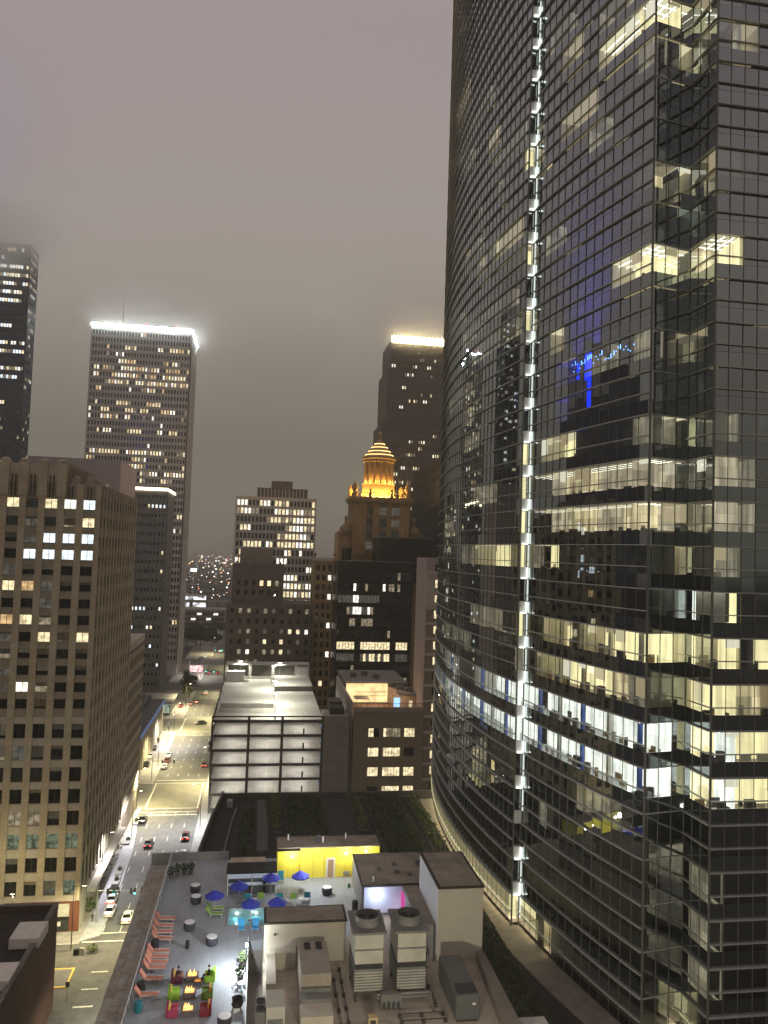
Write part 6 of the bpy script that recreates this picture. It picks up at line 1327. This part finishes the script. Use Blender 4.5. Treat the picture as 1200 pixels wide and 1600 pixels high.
q = AY(302, 893, 860); t = thing('tall_light_mast', 'tall floodlight mast glowing above the far highway', 'lamp', (q.x, 866, 0)); MB().tube((q.x, 866, 0), (q.x, 866, q.z), .5, .3, mat('lit mast', (.6, .6, .6), .6)).build('pole', t); MB().box(q.x - 3, q.x + 3, 865, 867, q.z, q.z + 3, emis('mast lamp', (1, 1, .95), 8)).build('lamp_head', t)
q = AZ(303, 935, 14); yl = thing('floodlit_yard', 'bright white floodlit yard beside the far highway', 'yard', (q.x, 900, 0)); MB().box(q.x - 32, q.x + 12, 872, 900, 0, 16.5, emis('yard glow', (.95, .95, 1), 2.4, False, .9, (.12, .12, .25))).build('lit_front', yl); MB().box(q.x - 32, q.x + 12, 872.2, 901, 16.5, 17.2, conc).build('roof', yl)
# blue lit tower left of the frame, seen only as a reflection in the curved glass
bl_t = thing('blue_lit_tower', 'blue floodlit tower reflected in the curved glass facade', 'skyscraper', (-120, 222, 0))
MB().box(-145, -100, 199, 245, 0, 142, mat('blue tower wall', (.12, .12, .16), .7, var=.2)).build('wall', bl_t); MB().box(-100, -99.5, 200, 244, 128, 146, mat('blue tower panel', (.5, .5, .55), .7, var=.3, scale=.2)).build('parapet', bl_t)
for y0, y1, z0, z1 in ((213, 219, 136, 145), (215, 217.5, 126, 136), (223, 229, 138, 144), (224, 227, 128, 136)): MB().box(-99.4, -99.2, y0, y1, z0, z1, emis('blue sign', (.01, .04, 1), 3.5)).build('blue_sign', bl_t)
for y in (210, 232): lamp('blue_floodlight', (-104, y, 147), 300000, (.06, .05, 1), bl_t, 1.5, 'SPOT', (R(180), 0, 0), R(110), .8)
# added lamps on the near cross street, put in to brighten the stone block
for x, lab in ((-40, 'added street lamp brightening the stone block front'), (-54, 'second added street lamp brightening the stone block, farther left')): street_lamp(x, 143.5, 0, lab, 1000, LAMPC)

# ------------------------------------------------------------------ air: thin night haze, and low cloud round the tower tops
def volmat(name, dens, col, soft=False, aniso=.3):
    m = bpy.data.materials.new(name); m.use_nodes = True; nt = m.node_tree; n, l = nt.nodes, nt.links
    n.remove(n['Principled BSDF']); v = n.new('ShaderNodeVolumePrincipled'); v.inputs['Color'].default_value = (*col, 1); v.inputs['Density'].default_value = dens; v.inputs['Anisotropy'].default_value = aniso
    if soft:
        t = n.new('ShaderNodeTexCoord'); q = n.new('ShaderNodeVectorMath'); q.operation = 'LENGTH'; l.new(t.outputs['Object'], q.inputs[0])
        r_ = n.new('ShaderNodeMapRange'); r_.interpolation_type = 'SMOOTHSTEP'; r_.inputs[1].default_value = 1; r_.inputs[2].default_value = .15; r_.inputs[3].default_value = 0; r_.inputs[4].default_value = dens; l.new(q.outputs['Value'], r_.inputs[0])
        z = n.new('ShaderNodeTexNoise'); z.inputs['Scale'].default_value = 2.2; z.inputs['Detail'].default_value = 3; l.new(t.outputs['Object'], z.inputs['Vector'])
        k = n.new('ShaderNodeMath'); k.operation = 'MULTIPLY'; l.new(r_.outputs[0], k.inputs[0]); k2 = n.new('ShaderNodeMath'); k2.operation = 'MULTIPLY'; k2.inputs[1].default_value = 2; l.new(z.outputs['Fac'], k2.inputs[0]); l.new(k2.outputs[0], k.inputs[1]); l.new(k.outputs[0], v.inputs['Density'])
    l.new(v.outputs[0], n['Material Output'].inputs['Volume']); return m
HAZE = .00028
hz = MB().box(-3000, 3000, -400, 7000, -1, 228, volmat('night air', HAZE, (.97, .95, .88), aniso=.5)).build('haze'); tag(hz, kind='stuff')
def cloud(c, rad, dens, seed):
    me = bpy.data.meshes.new('low_cloud'); bm = bmesh.new(); bmesh.ops.create_icosphere(bm, subdivisions=3, radius=1); bm.to_mesh(me); bm.free()
    me.materials.append(volmat('cloud vapour', dens, (1, .985, .96), True, .82)); o = bpy.data.objects.new('low_cloud', me); COL.objects.link(o); o.location = c; o.scale = rad; tag(o, kind='stuff')
cloud((-142, 388, 219), (56, 30, 24), .10, 1)
cloud((-70, 446, 208), (80, 48, 30), .015, 2)
cloud((94, 476, 226), (60, 40, 38), .018, 3)
cloud((-112, 222, 186), (72, 72, 56), .022, 4)
